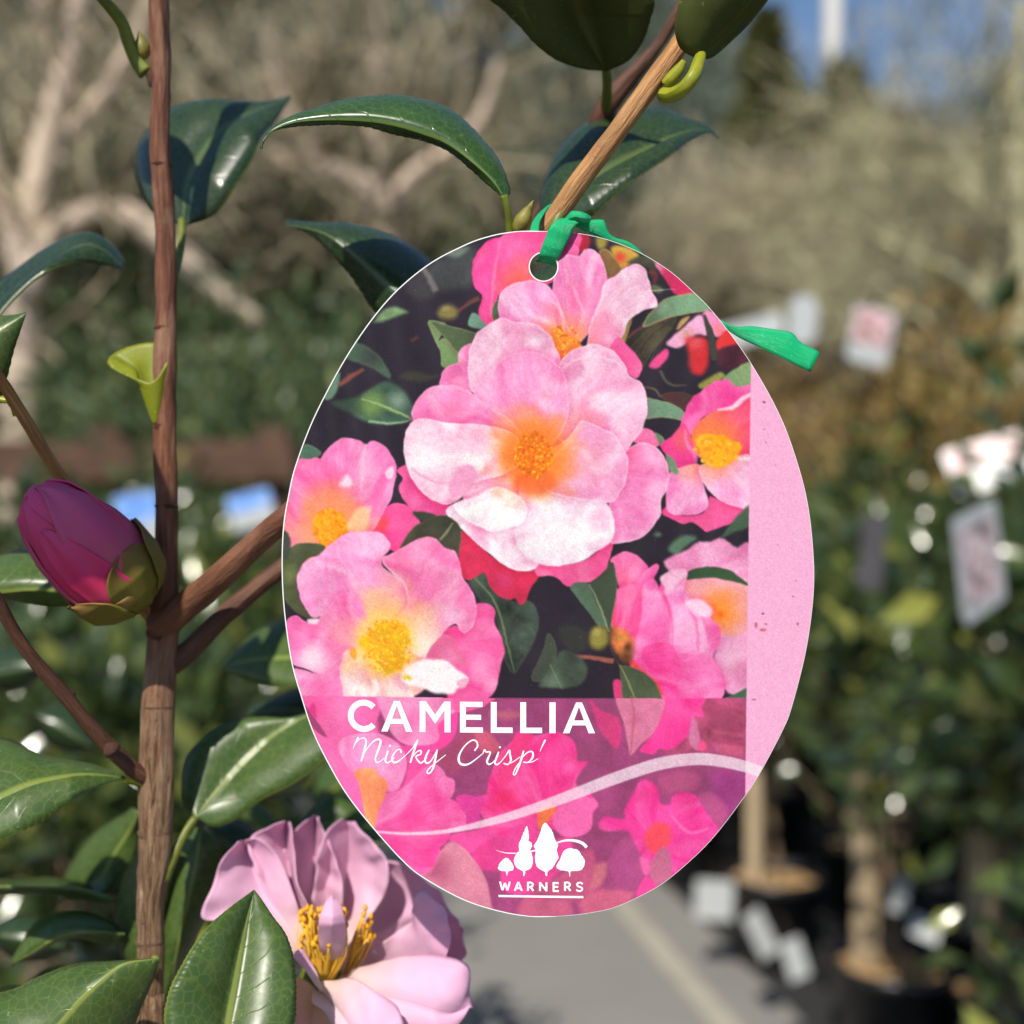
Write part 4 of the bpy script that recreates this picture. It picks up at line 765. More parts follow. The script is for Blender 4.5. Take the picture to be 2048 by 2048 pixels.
def paint(pts, c, blur=2.0, glow=(), rim=None, shade=0.0, streak=0.0, cen=None, var=0.09, sharp=False, edge=None, clip=None, alpha=1.0, ruffle=0.0):
    """glow: list of (x, y, r0, r1, colour, amount); rim: (colour, width, amount); edge: (colour, width, amount) darker margin"""
    P = np.array(pts, float)
    if not sharp: P = catmull(P, max(24, len(P) * 5), True)
    if ruffle:
        k = np.arange(len(P)); rr = np.random.default_rng(len(P) + int(P[0, 0]))
        off = sum(np.sin(k / len(P) * 2 * math.pi * f + rr.random() * 6) * rr.random() for f in (7, 11, 17))
        ctr = P.mean(0); v = P - ctr; P = P + v / (np.linalg.norm(v, axis=1)[:, None] + 1e-6) * (off * ruffle)[:, None]
    r = sdf(P, 22)
    if r is None: return
    s, d = r; X, Y = XX[s], YY[s]
    lim = 1.0
    if clip is not None: lim = clip(X, Y).astype(float)
    if shade:
        sh = sm(-18, 4, d) * shade * (0.75 + N25[s] * 1.1)
        und = IMG[s]; IMG[s] = und * (1 - (sh * lim)[..., None] * np.array([0.07, 0.46, 0.24]))
    C = np.zeros(X.shape + (3,)); C[:] = c
    C *= (1 + (N60[s] * 1.2 + N25[s] * 0.8 + N10[s] * 0.35)[..., None] * var)
    if streak and cen is not None:
        a = np.arctan2(Y - cen[1], X - cen[0]); rr = np.hypot(X - cen[0], Y - cen[1])
        w = np.sin(a * 15 + N60[s] * 14 + cen[0]) * 0.3 + np.sin(a * 41 + N25[s] * 9 + rr * 0.03) * 0.16 + np.sin(a * 93 + N25[s] * 12) * 0.12 + np.sin(a * 6 + N60[s] * 8 + rr * 0.012) * 0.5 + N25[s] * 0.35 + N60[s] * 0.5
        C = C + (w * streak * sm(0, 60, rr))[..., None] * np.array([5, 34, 19])
    if edge: C = C + (np.array(edge[0]) - C) * ((1 - sm(0, edge[1], d)) * edge[2])[..., None]
    for (gx, gy, r0, r1, gc, am) in glow:
        g = (1 - sm(r0, r1, np.hypot(X - gx, Y - gy) * (1 + N25[s] * 0.35))) * am
        C = C + (np.array(gc) - C) * g[..., None]
    if rim: C = C + (np.array(rim[0]) - C) * ((1 - sm(0, rim[1], d)) * rim[2])[..., None]
    al = (sm(-blur, blur, d) * alpha * lim)[..., None]
    IMG[s] = IMG[s] * (1 - al) + C * al
def stroke(pts, w, c, blur=1.5, alpha=1.0):
    D = catmull(np.array(pts, float), max(10, len(pts) * 6)) if len(pts) > 2 else np.array([[pts[0][0] + (pts[1][0] - pts[0][0]) * t, pts[0][1] + (pts[1][1] - pts[0][1]) * t] for t in np.linspace(0, 1, 8)])
    W = np.interp(np.linspace(0, 1, len(D)), np.linspace(0, 1, len(w)), w) if isinstance(w, (list, tuple)) else np.full(len(D), w)
    T = np.gradient(D, axis=0); T /= np.linalg.norm(T, axis=1)[:, None] + 1e-9; Nn = np.c_[-T[:, 1], T[:, 0]] * W[:, None] / 2
    paint(np.vstack([D + Nn, (D - Nn)[::-1]]), c, blur, sharp=True, alpha=alpha, var=0.03)
def ell(cx, cy, rx, ry, n=20, a0=0.0):
    return [(cx + rx * math.cos(t) * math.cos(a0) - ry * math.sin(t) * math.sin(a0), cy + rx * math.cos(t) * math.sin(a0) + ry * math.sin(t) * math.cos(a0)) for t in np.linspace(0, 2 * math.pi, n, endpoint=False)]
def stamens(pts, base, dots, n, seed, size=(2.2, 4.0)):
    """a boss of stamens: ragged patch with many small anthers"""
    paint(pts, base, 3, var=0.12, ruffle=2.0)
    P = catmull(np.array(pts, float), 60, True); r = random.Random(seed); lo, hi = P.min(0), P.max(0); ctr = P.mean(0); k = 0
    while k < n:
        x, y = r.uniform(lo[0] - 3, hi[0] + 3), r.uniform(lo[1] - 3, hi[1] + 3)
        q = (np.array([x, y]) - ctr) / ((hi - lo) / 2)
        if q.dot(q) > 1.08: continue
        paint(ell(x, y, r.uniform(*size), r.uniform(*size) * 0.8, 8, r.random() * 3), r.choice(dots), 1.2, var=0); k += 1
DK = (36, 28, 41)
# dark foliage behind the flowers, upper left
IMG[:] = IMG * (1 + (N60 * 0.25 + N25 * 0.2)[..., None])
paint(T1([(1100, 350), (1250, 220), (1440, 190), (1440, 430), (1300, 490), (1150, 480)]), (70, 72, 72), 14, var=.2)
paint(T1([(950, 470), (1080, 340), (1180, 500), (1050, 560)]), (58, 55, 58), 12, var=.2)
stroke(T1([(1075, 345), (1120, 410), (1165, 500)]), 11, (128, 122, 116), 4, .8)
paint(T1([(1230, 240), (1330, 195), (1400, 200), (1330, 260)]), (112, 125, 115), 6)
paint(T1([(720, 720), (830, 610), (970, 645), (850, 690)]), (106, 134, 92), 5, var=.35)
paint(T1(ell(1250, 650, 70, 52)), (128, 116, 62), 8, glow=[(890, 612, 0, 16, (178, 165, 90), .8)])
stroke(T1([(1310, 645), (1380, 600), (1470, 550)]), [5, 9], (140, 74, 60), 4, .75)
stroke(T1([(990, 850), (1040, 820)]), 6, (110, 60, 54), 4, .7)
paint(T1([(530, 960), (600, 860), (760, 950), (850, 1115), (700, 1030)]), (72, 98, 76), 4, glow=[(745, 712, 0, 45, (48, 52, 50), .8)], rim=((110, 135, 100), 4, .5))
stroke(T1([(480, 1155), (560, 1100), (655, 1045)]), [9, 10, 5], (150, 80, 64), 4, .85)
paint(T1([(370, 1240), (480, 1060), (475, 1160), (435, 1245)]), (104, 136, 110), 4)
paint(T1([(420, 1275), (600, 1240), (800, 1130), (930, 1190), (1000, 1300), (1010, 1400), (870, 1430), (700, 1425), (560, 1360)]), (60, 90, 72), 6, var=.45,
      glow=[(742, 806, 5, 45, (132, 166, 84), .75), (795, 802, 0, 34, (150, 172, 150), .75), (690, 800, 0, 50, (45, 58, 48), .6)])
stroke(T1([(640, 1255), (780, 1300), (900, 1350), (1008, 1405)]), [3, 6, 3], (142, 178, 108), 2)
stroke(T1([(690, 1412), (850, 1428), (1008, 1405)]), [4, 5, 2], (165, 190, 150), 2, .8)
paint(T1([(900, 1100), (1000, 1060), (1130, 1090), (1190, 1090), (1060, 1140)]), (54, 52, 44), 5)
paint(T1([(1180, 850), (1240, 735), (1130, 705), (1112, 725), (1160, 850), (1200, 940), (1210, 1030), (1315, 1015), (1325, 930), (1230, 830)]), (116, 147, 92), 1.6, rim=((168, 184, 118), 3, .6), var=.15)
paint(T1([(1128, 712), (1230, 735), (1380, 775), (1470, 828), (1330, 932), (1240, 840)]), (78, 94, 62), 1.5, rim=((158, 168, 100), 3, .6), var=.15, shade=.4)
paint(T1([(1425, 655), (1395, 745), (1500, 770), (1540, 735), (1500, 700)]), (112, 152, 128), 2)
paint(T3([(236, 98), (340, 138), (350, 165), (290, 205), (170, 280), (195, 200)]), (72, 108, 86), 2, rim=((150, 172, 130), 3, .6))
# dark foliage, upper right
paint(T2([(215, 130), (330, 105), (335, 180), (275, 225), (205, 195)]), (178, 30, 50), 4)
paint(T2([(330, 110), (420, 120), (520, 150), (480, 200), (400, 210)]), (52, 36, 44), 3)
paint(T2([(385, 125), (450, 135), (440, 185), (395, 195)]), (160, 146, 58), 5)
paint(T2([(398, 235), (450, 198), (520, 270), (565, 340), (458, 425)]), (126, 96, 52), 2, rim=((196, 172, 84), 5, .8), var=.2)
paint(T2([(480, 190), (560, 180), (670, 235), (620, 290), (560, 335), (505, 260)]), (204, 164, 62), 4, glow=[(1239, 516, 0, 20, (228, 60, 48), .95), (1262, 498, 0, 14, (240, 150, 80), .7)])
paint(T2([(590, 290), (700, 240), (800, 290), (760, 400), (730, 330), (650, 300)]), (74, 76, 56), 5, var=.3)
paint(T2([(770, 285), (870, 340), (1060, 500), (920, 505), (860, 420)]), (208, 40, 92), 2.5, glow=[(1312, 536, 0, 24, (244, 150, 186), .9)])
stroke(T2([(735, 350), (790, 370), (770, 430)]), 7, (150, 40, 56), 4, .7)
paint(T2([(740, 470), (770, 440), (830, 470), (800, 500)]), (96, 110, 72), 4)
paint(T2([(570, 825), (640, 760), (760, 690), (900, 650), (930, 680), (860, 780), (760, 900), (690, 1005), (640, 900)]), (62, 58, 42), 2.5, var=.6)
for k in range(9):
    stroke(T2([(600 + k * 22, 880 + k * 10), (700 + k * 18, 780 + k * 2), (800 + k * 14, 700 + k * 4)]), 2.2, random.choice([(92, 88, 52), (50, 44, 36), (98, 52, 58)]), 1.6, .6)
stroke(T2([(590, 800), (700, 720), (890, 665)]), [4, 7, 3], (116, 52, 64), 2.5, .9)
paint(T2([(540, 800), (575, 740), (620, 660), (600, 760), (570, 830)]), (158, 142, 72), 2)
paint(T2([(740, 640), (830, 545), (920, 512), (1060, 500), (1165, 600), (1000, 635), (850, 672), (690, 730)]), (116, 150, 116), 2, rim=((190, 180, 98), 4, .7), var=.15, glow=[(1300, 640, 0, 40, (76, 84, 60), .7)])
paint(T2([(925, 745), (960, 670), (1015, 655), (960, 722)]), (192, 152, 92), 3)
paint(T2([(858, 830), (960, 740), (1080, 640), (1120, 700), (1130, 780), (1060, 775), (960, 862), (890, 862)]), (243, 172, 206), 3.5, glow=[(1372, 668, 0, 22, (200, 150, 110), .6)])
paint(T2([(1100, 640), (1165, 615), (1285, 735), (1200, 790), (1150, 720)]), (243, 140, 186), 3, glow=[(1440, 660, 0, 20, (240, 120, 120), .7)])
paint(T2([(990, 800), (1130, 805), (1142, 960), (1100, 1045), (1020, 1015), (1008, 900)]), (214, 42, 50), 8, glow=[(1392, 684, 0, 22, (236, 110, 120), .6)])
paint(T2([(1195, 825), (1285, 740), (1370, 840), (1290, 865), (1220, 890)]), (218, 46, 46), 3.5)
paint(T2([(1195, 890), (1370, 840), (1440, 940), (1250, 1015)]), (62, 22, 36), 4, var=.5)
stroke(T2([(1112, 640), (1150, 740), (1175, 860), (1185, 950)]), [5, 13, 15, 10], (58, 62, 52), 2)
paint(T2([(738, 985), (850, 875), (872, 920), (800, 1005)]), (228, 72, 134), 3)
paint(T2([(1240, 1075), (1450, 950), (1450, 1100), (1360, 1135)]), (128, 154, 104), 3)
paint(T2([(1075, 1115), (1220, 1030), (1255, 1060), (1130, 1140)]), (144, 144, 64), 4)
stroke(T2([(815, 1020), (850, 1090), (900, 1120), (990, 1120)]), [6, 5, 2], (96, 92, 70), 2.5, .8)
stroke(T2([(700, 1130), (780, 1150), (810, 1195), (840, 1190)]), [3, 5, 3], (112, 106, 78), 2.5, .8)
paint(T2([(820, 1192), (930, 1168), (1045, 1200), (990, 1280), (900, 1250)]), (78, 42, 42), 3, rim=((130, 100, 70), 3, .5))
paint(T2([(700, 1212), (800, 1220), (900, 1250), (980, 1300), (1050, 1370), (1105, 1408), (950, 1362), (840, 1337), (700, 1342)]), (116, 150, 120), 1.6, rim=((196, 176, 104), 2.5, .7), var=.15)
# flower at the top
G2 = [(1128, 690, 8, 95, (255, 150, 80), .9)]
paint(T1([(1415, 380), (1440, 260), (1520, 160), (1620, 122), (1670, 130), (1610, 250), (1570, 420), (1560, 600), (1535, 730), (1465, 665), (1490, 540), (1440, 480)]), (253, 82, 158), 1.5, streak=.4, cen=(985, 640), edge=((248, 50, 130), 8, .6))
paint(PX([(1002, 474), (1040, 462), (1100, 461), (1160, 468), (1158, 496), (1150, 520), (1110, 560), (1060, 590), (1000, 590), (985, 650), (972, 655), (978, 600), (988, 530)]), (251, 84, 152), 1.8,
      glow=[(1040, 565, 0, 70, (250, 112, 86), .85), (1000, 480, 0, 30, (255, 110, 175), .5)], streak=.5, cen=(1030, 640))
stroke(PX([(1092, 556), (1050, 566), (1022, 582), (1008, 600)]), [3, 5, 3], (255, 140, 190), 3, .7)
stroke(PX([(1000, 485), (990, 540), (984, 590), (982, 630)]), [3, 7, 3], (255, 130, 185), 3, .7)
paint(T1([(1560, 700), (1590, 560), (1640, 640), (1680, 730)]), (84, 104, 72), 1.6, rim=((178, 168, 90), 2.5, .7))
paint(T2([(190, 200), (225, 165), (262, 200), (255, 250), (200, 240)]), (250, 112, 175), 1.5, shade=.3)
paint(T2([(110, 320), (180, 240), (262, 250), (300, 205), (355, 203), (408, 245), (442, 330), (452, 430), (410, 560), (380, 700), (250, 850), (120, 870), (60, 740), (70, 560)]), (247, 152, 198), 1.5,
      glow=G2 + [(1160, 600, 5, 45, (246, 112, 165), .7)], streak=1.0, cen=(1125, 720), rim=((252, 205, 225), 4, .6), shade=.5)
paint(PX([(996, 606), (1006, 582), (1030, 567), (1066, 562), (1096, 574), (1118, 608), (1130, 660), (1136, 700), (1100, 720), (1060, 700), (1030, 668), (1012, 652), (1000, 640)]), (246, 168, 208), 1.5,
      glow=G2 + [(1110, 620, 0, 40, (247, 130, 175), .5)], streak=1.0, cen=(1130, 725), rim=((252, 205, 225), 4, .6), shade=.5)
paint(T2([(440, 430), (520, 372), (600, 315), (660, 303), (712, 330), (737, 400), (748, 470), (792, 540), (792, 590), (700, 612), (640, 652), (592, 704), (560, 785), (470, 872), (400, 900), (320, 870), (340, 720), (400, 560)]), (247, 188, 214), 1.5,
      glow=G2 + [(1190, 660, 0, 75, (247, 138, 170), .75), (1290, 610, 0, 40, (252, 225, 232), .5)], streak=1.1, cen=(1125, 700), rim=((252, 222, 232), 4, .6), shade=.5, ruffle=1.2)
for q in ([(170, 340), (200, 420), (250, 520), (300, 640)], [(60, 540), (130, 600), (170, 700), (200, 760)], [(430, 480), (400, 580), (340, 690)]):
    stroke(T2(q), [4, 6, 2], (252, 212, 226), 4, .55)
for q in ([(195, 370), (215, 480), (240, 600)], [(100, 610), (120, 680), (135, 740)]):
    stroke(T2(q), [4, 9, 4], (245, 108, 150), 5, .6)
paint(T2([(530, 795), (600, 860), (662, 930), (694, 1000), (655, 1075), (600, 1045), (520, 950), (470, 880)]), (249, 96, 160), 1.5, glow=[(1285, 745, 0, 30, (252, 135, 175), .6)])
stamens(T2([(80, 745), (150, 745), (230, 795), (285, 865), (200, 930), (140, 985), (105, 900)]), (246, 146, 46), [(250, 170, 40), (235, 110, 30), (255, 185, 70), (225, 95, 40)], 60, 3)
# right upper flower
paint(T2([(775, 1440), (840, 1475), (830, 1530), (785, 1510)]), (110, 140, 104), 2)
paint(T2([(950, 1410), (990, 1280), (1060, 1180), (1200, 1090), (1290, 1083), (1340, 1132), (1450, 1115), (1450, 1250), (1330, 1270), (1200, 1300), (1100, 1340), (1060, 1440), (1000, 1460)]), (251, 92, 166), 1.5, streak=.8, cen=(1440, 900), ruffle=1)
paint(T2([(1040, 1420), (1120, 1330), (1200, 1290), (1330, 1270), (1450, 1200), (1450, 1640), (1330, 1660), (1100, 1620), (1030, 1520)]), (249, 78, 122), 2, glow=[(1415, 880, 20, 110, (250, 130, 62), .9)], streak=.6, cen=(1440, 900), shade=.3)
stroke(T2([(1210, 1285), (1300, 1272), (1350, 1240), (1390, 1205), (1450, 1170)]), [3, 10, 7], (252, 222, 232), 3, .9)
paint(T2([(815, 1525), (900, 1460), (975, 1375), (1015, 1440), (1055, 1600), (1010, 1690), (930, 1710), (880, 1620)]), (244, 60, 142), 1.6, glow=[(1370, 880, 0, 40, (240, 110, 90), .7)])
stroke(T2([(985, 1420), (1000, 1520), (1055, 1590), (1050, 1660), (1000, 1700)]), [4, 9, 5], (248, 130, 190), 3, .8)
paint(T4([(830, 565), (860, 520), (910, 572), (1080, 577), (1140, 520), (1160, 450), (1260, 490), (1450, 515), (1400, 565), (1300, 635), (1210, 662), (1140, 690), (1090, 662), (1040, 622), (960, 634), (880, 595)]), (240, 88, 150), 1.8, ruffle=1)
paint(T4([(870, 300), (960, 255), (1080, 230), (1100, 330), (1140, 450), (1142, 520), (1080, 572), (980, 577), (900, 572), (858, 510)]), (247, 155, 202), 1.6, glow=[(1390, 935, 0, 55, (250, 160, 130), .8)], streak=.8, cen=(1430, 900), shade=.5)
paint(T4([(1080, 250), (1150, 220), (1250, 205), (1450, 180), (1450, 512), (1330, 517), (1250, 492), (1180, 442), (1105, 350)]), (247, 166, 206), 1.6, glow=[(1425, 905, 20, 75, (250, 150, 100), .9), (1490, 950, 0, 40, (252, 200, 222), .6)], streak=.8, cen=(1430, 890), shade=.5, rim=((252, 190, 215), 4, .5))
stroke(T4([(1350, 190), (1450, 195)]), [4, 12], (253, 225, 232), 3, .8)
stamens(T2([(1055, 1480), (1130, 1448), (1250, 1462), (1340, 1508), (1375, 1540), (1330, 1622), (1270, 1665), (1200, 1675), (1120, 1645), (1088, 1560)]), (255, 166, 16), [(255, 180, 20), (255, 150, 10), (255, 190, 60)], 45, 5, (3, 5))
paint(T4([(855, 165), (910, 200), (942, 295), (880, 270)]), (120, 152, 112), 1.6)
paint(T4([(1230, 735), (1330, 600), (1450, 500), (1450, 640), (1330, 692)]), (66, 92, 68), 4)
paint(T4([(870, 800), (960, 720), (1070, 730), (980, 800), (930, 850)]), (88, 122, 94), 6)
paint(T4(ell(800, 710, 22, 16)), (86, 110, 88), 5)
# right lower flowers
paint(T4([(840, 890), (1000, 812), (1080, 755), (1150, 762), (1230, 735), (1300, 770), (1340, 800), (1450, 800), (1450, 1400), (1300, 1500), (1150, 1400), (950, 1150), (870, 950)]), (240, 152, 194), 4, glow=[(1420, 1110, 0, 40, (246, 175, 210), .5)], streak=.6, cen=(1440, 1200))
paint(T4([(990, 1030), (1150, 1010), (1300, 1025), (1450, 1060), (1450, 1420), (1330, 1420), (1240, 1400), (1130, 1250), (980, 1080)]), (243, 160, 160), 11, glow=[(1440, 1222, 4, 62, (255, 142, 40), .95), (1443, 1230, 0, 14, (235, 90, 10), .7)])
paint(T4([(985, 975), (1080, 935), (1200, 930), (1300, 955), (1370, 1005), (1430, 1060), (1300, 1025), (1150, 1003), (1000, 1018)]), (50, 78, 48), 2.2)
paint(T4([(1220, 1400), (1330, 1415), (1450, 1390), (1450, 1740), (1320, 1805), (1250, 1745), (1190, 1600)]), (236, 160, 198), 3.5, glow=[(1470, 1320, 0, 40, (246, 195, 215), .5), (1490, 1350, 10, 40, (210, 100, 150), .5)])
paint(T4([(1230, 1840), (1330, 1800), (1450, 1750), (1450, 1860), (1230, 1860)]), (62, 100, 66), 2)
paint(T4([(476, 885), (520, 845), (580, 823), (640, 838), (702, 890), (738, 950), (700, 1060), (560, 1090), (515, 1000)]), (246, 118, 172), 1.6, streak=.6, cen=(1250, 1260), glow=[(1240, 1160, 0, 40, (245, 90, 130), .6)])
paint(T4([(515, 1080), (650, 1045), (712, 960), (785, 905), (808, 930), (775, 1000), (765, 1030), (800, 1085), (840, 1000), (900, 952), (980, 942), (1008, 970), (985, 1050), (965, 1120), (1020, 1150), (1100, 1160), (1175, 1220), (1160, 1275), (1225, 1335), (1230, 1430), (1185, 1540), (1245, 1650), (1265, 1740), (1230, 1835), (1110, 1840), (1000, 1860), (820, 1860), (700, 1710), (620, 1610), (550, 1450), (485, 1330), (500, 1200)]), (248, 112, 176), 1.5,
      streak=1.2, cen=(1235, 1300), glow=[(1370, 1160, 0, 70, (249, 175, 210), .75), (1335, 1290, 5, 70, (252, 48, 142), .8), (1250, 1180, 0, 45, (248, 70, 140), .7), (1410, 1290, 0, 40, (245, 180, 215), .6), (1420, 1380, 0, 40, (248, 150, 200), .6), (1340, 1375, 0, 40, (254, 60, 150), .7)], shade=.4)
C5 = (1230, 1310)
for pp, cc, gg in (([(505, 1100), (640, 1050), (730, 1100), (705, 1300), (640, 1460), (550, 1440), (492, 1280)], (251, 88, 152), (1245, 1200, 0, 40, (250, 130, 180), .6)),
                   ([(700, 1060), (770, 1010), (830, 1120), (890, 1300), (870, 1500), (760, 1560), (650, 1480), (690, 1250)], (250, 122, 184), (1310, 1210, 0, 45, (250, 160, 205), .6)),
                   ([(850, 1060), (940, 1000), (1000, 1130), (1100, 1280), (1140, 1480), (1000, 1540), (890, 1480), (890, 1250)], (248, 148, 200), (1390, 1260, 0, 50, (248, 185, 215), .6)),
                   ([(630, 1570), (760, 1540), (900, 1500), (1080, 1540), (1190, 1580), (1250, 1700), (1235, 1830), (1000, 1870), (830, 1870), (720, 1720)], (250, 104, 174), (1420, 1370, 0, 45, (249, 150, 200), .7)),
                   ([(690, 1500), (850, 1440), (940, 1530), (950, 1700), (880, 1830), (800, 1720)], (251, 78, 158), (1350, 1350, 0, 20, (252, 100, 170), .5))):
    paint(T4(pp), cc, 3, streak=.9, cen=C5, glow=[gg], shade=.35)
for q in ([(700, 1060), (640, 1200), (620, 1350)], [(760, 1040), (840, 1120), (900, 1300), (900, 1480)], [(960, 1130), (1060, 1300), (1080, 1500)]):
    stroke(T4(q), [3, 6, 3], (240, 70, 140), 4, .5)
paint(T4([(980, 1180), (1040, 1145), (1120, 1165), (1172, 1225), (1140, 1275), (1060, 1250)]), (250, 198, 219), 6, shade=.3)
paint(T4([(815, 1010), (890, 955), (975, 948), (1000, 975), (940, 1040), (880, 1090)]), (249, 186, 214), 3)
stroke(T4([(600, 1540), (680, 1640), (790, 1730), (830, 1800)]), [8, 14, 6], (238, 60, 44), 4, .85)
stroke(T4([(500, 1150), (490, 1280), (530, 1380)]), [6, 12, 6], (246, 70, 90), 4, .7)
paint(T4([(478, 1340), (560, 1350), (622, 1400), (642, 1480), (602, 1595), (540, 1545), (488, 1460)]), (150, 84, 44), 9, var=.8, glow=[(1256, 1295, 0, 14, (60, 30, 20), .8), (1240, 1275, 0, 12, (170, 140, 60), .7)])
paint(T4([(495, 1710), (548, 1705), (575, 1860), (520, 1860)]), (222, 60, 122), 2)
paint(T4([(475, 1480), (540, 1590), (620, 1605), (720, 1655), (790, 1722), (822, 1800), (832, 1870), (590, 1870), (550, 1700), (535, 1600)]), (76, 88, 62), 1.6, var=.2, rim=((140, 140, 84), 2.5, .5), shade=.3)
stroke(T4([(545, 1600), (590, 1690), (660, 1860)]), [2, 4, 3], (148, 150, 92), 1.5, .8)
# leaves between, lower centre
paint(T4([(196, 1055), (240, 1018), (330, 1050), (440, 1290), (470, 1375), (400, 1330), (300, 1200)]), (88, 114, 90), 1.8, var=.15)
paint(T4([(325, 1035), (440, 950), (484, 885), (517, 960), (522, 1080), (502, 1200), (472, 1375), (430, 1280)]), (62, 76, 56), 1.6, rim=((130, 144, 104), 2.5, .5))
stroke(T4([(330, 1045), (400, 1180), (468, 1370)]), [2, 4, 3], (150, 168, 130), 1.5, .8)
paint(T4(ell(400, 1410, 74, 86, 16, .3)), (140, 132, 60), 6, glow=[(1192, 1262, 0, 18, (190, 180, 90), .6)], edge=((90, 80, 36), 12, .7))
stroke(T4([(180, 1522), (300, 1538), (500, 1570)]), [3, 9, 10], (152, 84, 70), 2)
paint(T4([(-60, 1680), (20, 1500), (58, 1375), (112, 1480), (75, 1640), (10, 1705)]), (62, 70, 56), 2, rim=((110, 120, 92), 2.5, .5))
paint(T4([(-10, 1735), (60, 1620), (130, 1508), (205, 1498), (292, 1558), (322, 1640), (282, 1722), (180, 1752), (60, 1748)]), (72, 88, 70), 4, var=.5, glow=[(1105, 1365, 0, 34, (118, 142, 118), .6)])
stroke(T4([(70, 1590), (110, 1680), (150, 1750)]), 3, (120, 136, 108), 2, .7)
paint(T4([(120, 1350), (200, 1320), (300, 1360), (320, 1480), (200, 1500)]), (44, 46, 44), 6)
paint(T3([(1390, 1050), (1500, 995), (1560, 1110), (1700, 1205), (1800, 1195), (1872, 1260), (1882, 1400), (1820, 1550), (1762, 1650), (1710, 1715), (1660, 1640), (1620, 1480), (1590, 1330), (1500, 1220)]), (58, 72, 60), 3.5, var=.6, rim=((98, 120, 100), 3, .5))
stroke(T3([(1440, 1040), (1560, 1180), (1610, 1290), (1660, 1480), (1715, 1700)]), [3, 5, 2], (118, 138, 92), 2, .8)
# centre flower: the big bloom
O1 = (1069, 910)
G1 = [(*O1, 48, 118, (255, 150, 70), .92), (*O1, 30, 60, (255, 120, 30), .6)]
S1 = dict(streak=.9, cen=O1)
paint(PX(ell(1060, 930, 150, 150)), (248, 185, 205), 3, glow=G1, streak=.7, cen=O1)
paint(T3([(1335, 715), (1480, 820), (1550, 880), (1650, 940), (1780, 970), (1900, 1000), (1835, 1100), (1795, 1205), (1752, 1225), (1722, 1182), (1680, 1192), (1600, 1162), (1540, 1092), (1510, 1000), (1440, 1042), (1380, 1052), (1338, 1000)]), (208, 42, 80), 1.6, var=.2, glow=[(1010, 1160, 0, 30, (225, 60, 120), .7)])
paint(T3([(890, 285), (980, 240), (1010, 340), (1100, 440), (1245, 505), (1232, 602), (1080, 585), (1000, 562), (930, 482), (903, 400), (932, 340)]), (240, 84, 152), 1.5, streak=.8, cen=O1, glow=[(830, 1000, 0, 30, (248, 140, 185), .5)])
paint(T4([(-40, 890), (30, 895), (150, 920), (330, 870), (490, 740), (492, 800), (462, 900), (440, 952), (340, 1028), (240, 1032), (192, 1064), (120, 1012), (60, 988), (-20, 985)]), (243, 98, 154), 1.5, streak=.7, cen=O1, shade=.3)
paint(T4([(620, 60), (690, -12), (760, 5), (792, 60), (800, 110), (700, 110)]), (249, 120, 172), 1.5)
paint(T4([(560, 160), (680, 88), (762, 100), (822, 150), (862, 220), (875, 290), (862, 400), (822, 470), (822, 560), (772, 650), (702, 722), (600, 757), (480, 762), (470, 600), (470, 480), (500, 320)]), (246, 152, 198), 1.5, **S1, rim=((253, 224, 230), 4, .7), shade=.5, glow=[(1255, 900, 0, 60, (249, 112, 160), .7)])
paint(T1([(1195, 1125), (1230, 1040), (1300, 1013), (1322, 1000), (1332, 920), (1405, 868), (1440, 900), (1440, 1080), (1440, 1200), (1300, 1220), (1198, 1165)]), (248, 150, 196), 1.5, **S1, rim=((252, 190, 216), 3, .5))
paint(PX([(938, 712), (948, 675), (972, 652), (1000, 638), (1030, 643), (1064, 648), (1090, 662), (1110, 690), (1120, 725), (1105, 780), (1060, 820), (985, 815), (948, 790), (936, 750)]), (248, 190, 215), 1.5, **S1, shade=.6, rim=((253, 220, 232), 4, .6), ruffle=.8)
paint(T2([(135, 975), (200, 900), (300, 852), (400, 848), (500, 890), (572, 980), (612, 1062), (692, 1110), (724, 1200), (727, 1300), (692, 1420), (632, 1502), (560, 1590), (440, 1600), (300, 1560), (150, 1500), (80, 1400), (110, 1150)]), (247, 180, 210), 1.5, **S1, glow=G1 + [(1160, 850, 10, 70, (250, 140, 150), .6)], shade=.6, rim=((253, 224, 234), 4, .7), ruffle=.8)
stroke(T2([(150, 1010), (250, 945), (360, 925), (470, 945), (560, 1000)]), [3, 6, 3], (253, 214, 228), 2.5, .7)
stroke(T2([(100, 990), (160, 1100), (180, 1240)]), [4, 8, 3], (253, 208, 224), 4, .6)
paint(PX([(950, 780), (978, 745), (1012, 715), (1055, 704), (1092, 714), (1122, 738), (1134, 780), (1134, 840), (1100, 890), (1040, 890), (990, 860), (958, 815)]), (247, 152, 198), 1.6, **S1, glow=G1, shade=.5, rim=((252, 205, 222), 4, .6))
paint(T1([(995, 1380), (1020, 1280), (1100, 1190), (1200, 1158), (1330, 1170), (1440, 1230), (1500, 1290), (1700, 1420), (1800, 1600), (1600, 1660), (1300, 1600), (1080, 1470)]), (247, 140, 192), 1.5, **S1, glow=G1 + [(910, 825, 5, 50, (248, 112, 165), .7)], shade=.5, rim=((252, 200, 222), 4, .5))
paint(T1([(938, 1560), (960, 1470), (1020, 1405), (1120, 1400), (1300, 1430), (1500, 1440), (1700, 1500), (1800, 1650), (1650, 1780), (1420, 1850), (1330, 1960), (1240, 2000), (1130, 1960), (1050, 1890), (985, 1800), (948, 1680)]), (250, 208, 224), 1.5, **S1, glow=G1 + [(850, 925, 0, 55, (253, 240, 244), .75), (950, 870, 0, 50, (248, 160, 190), .6), (905, 1000, 0, 30, (246, 160, 196), .5)], shade=.6, rim=((254, 240, 244), 3, .6))
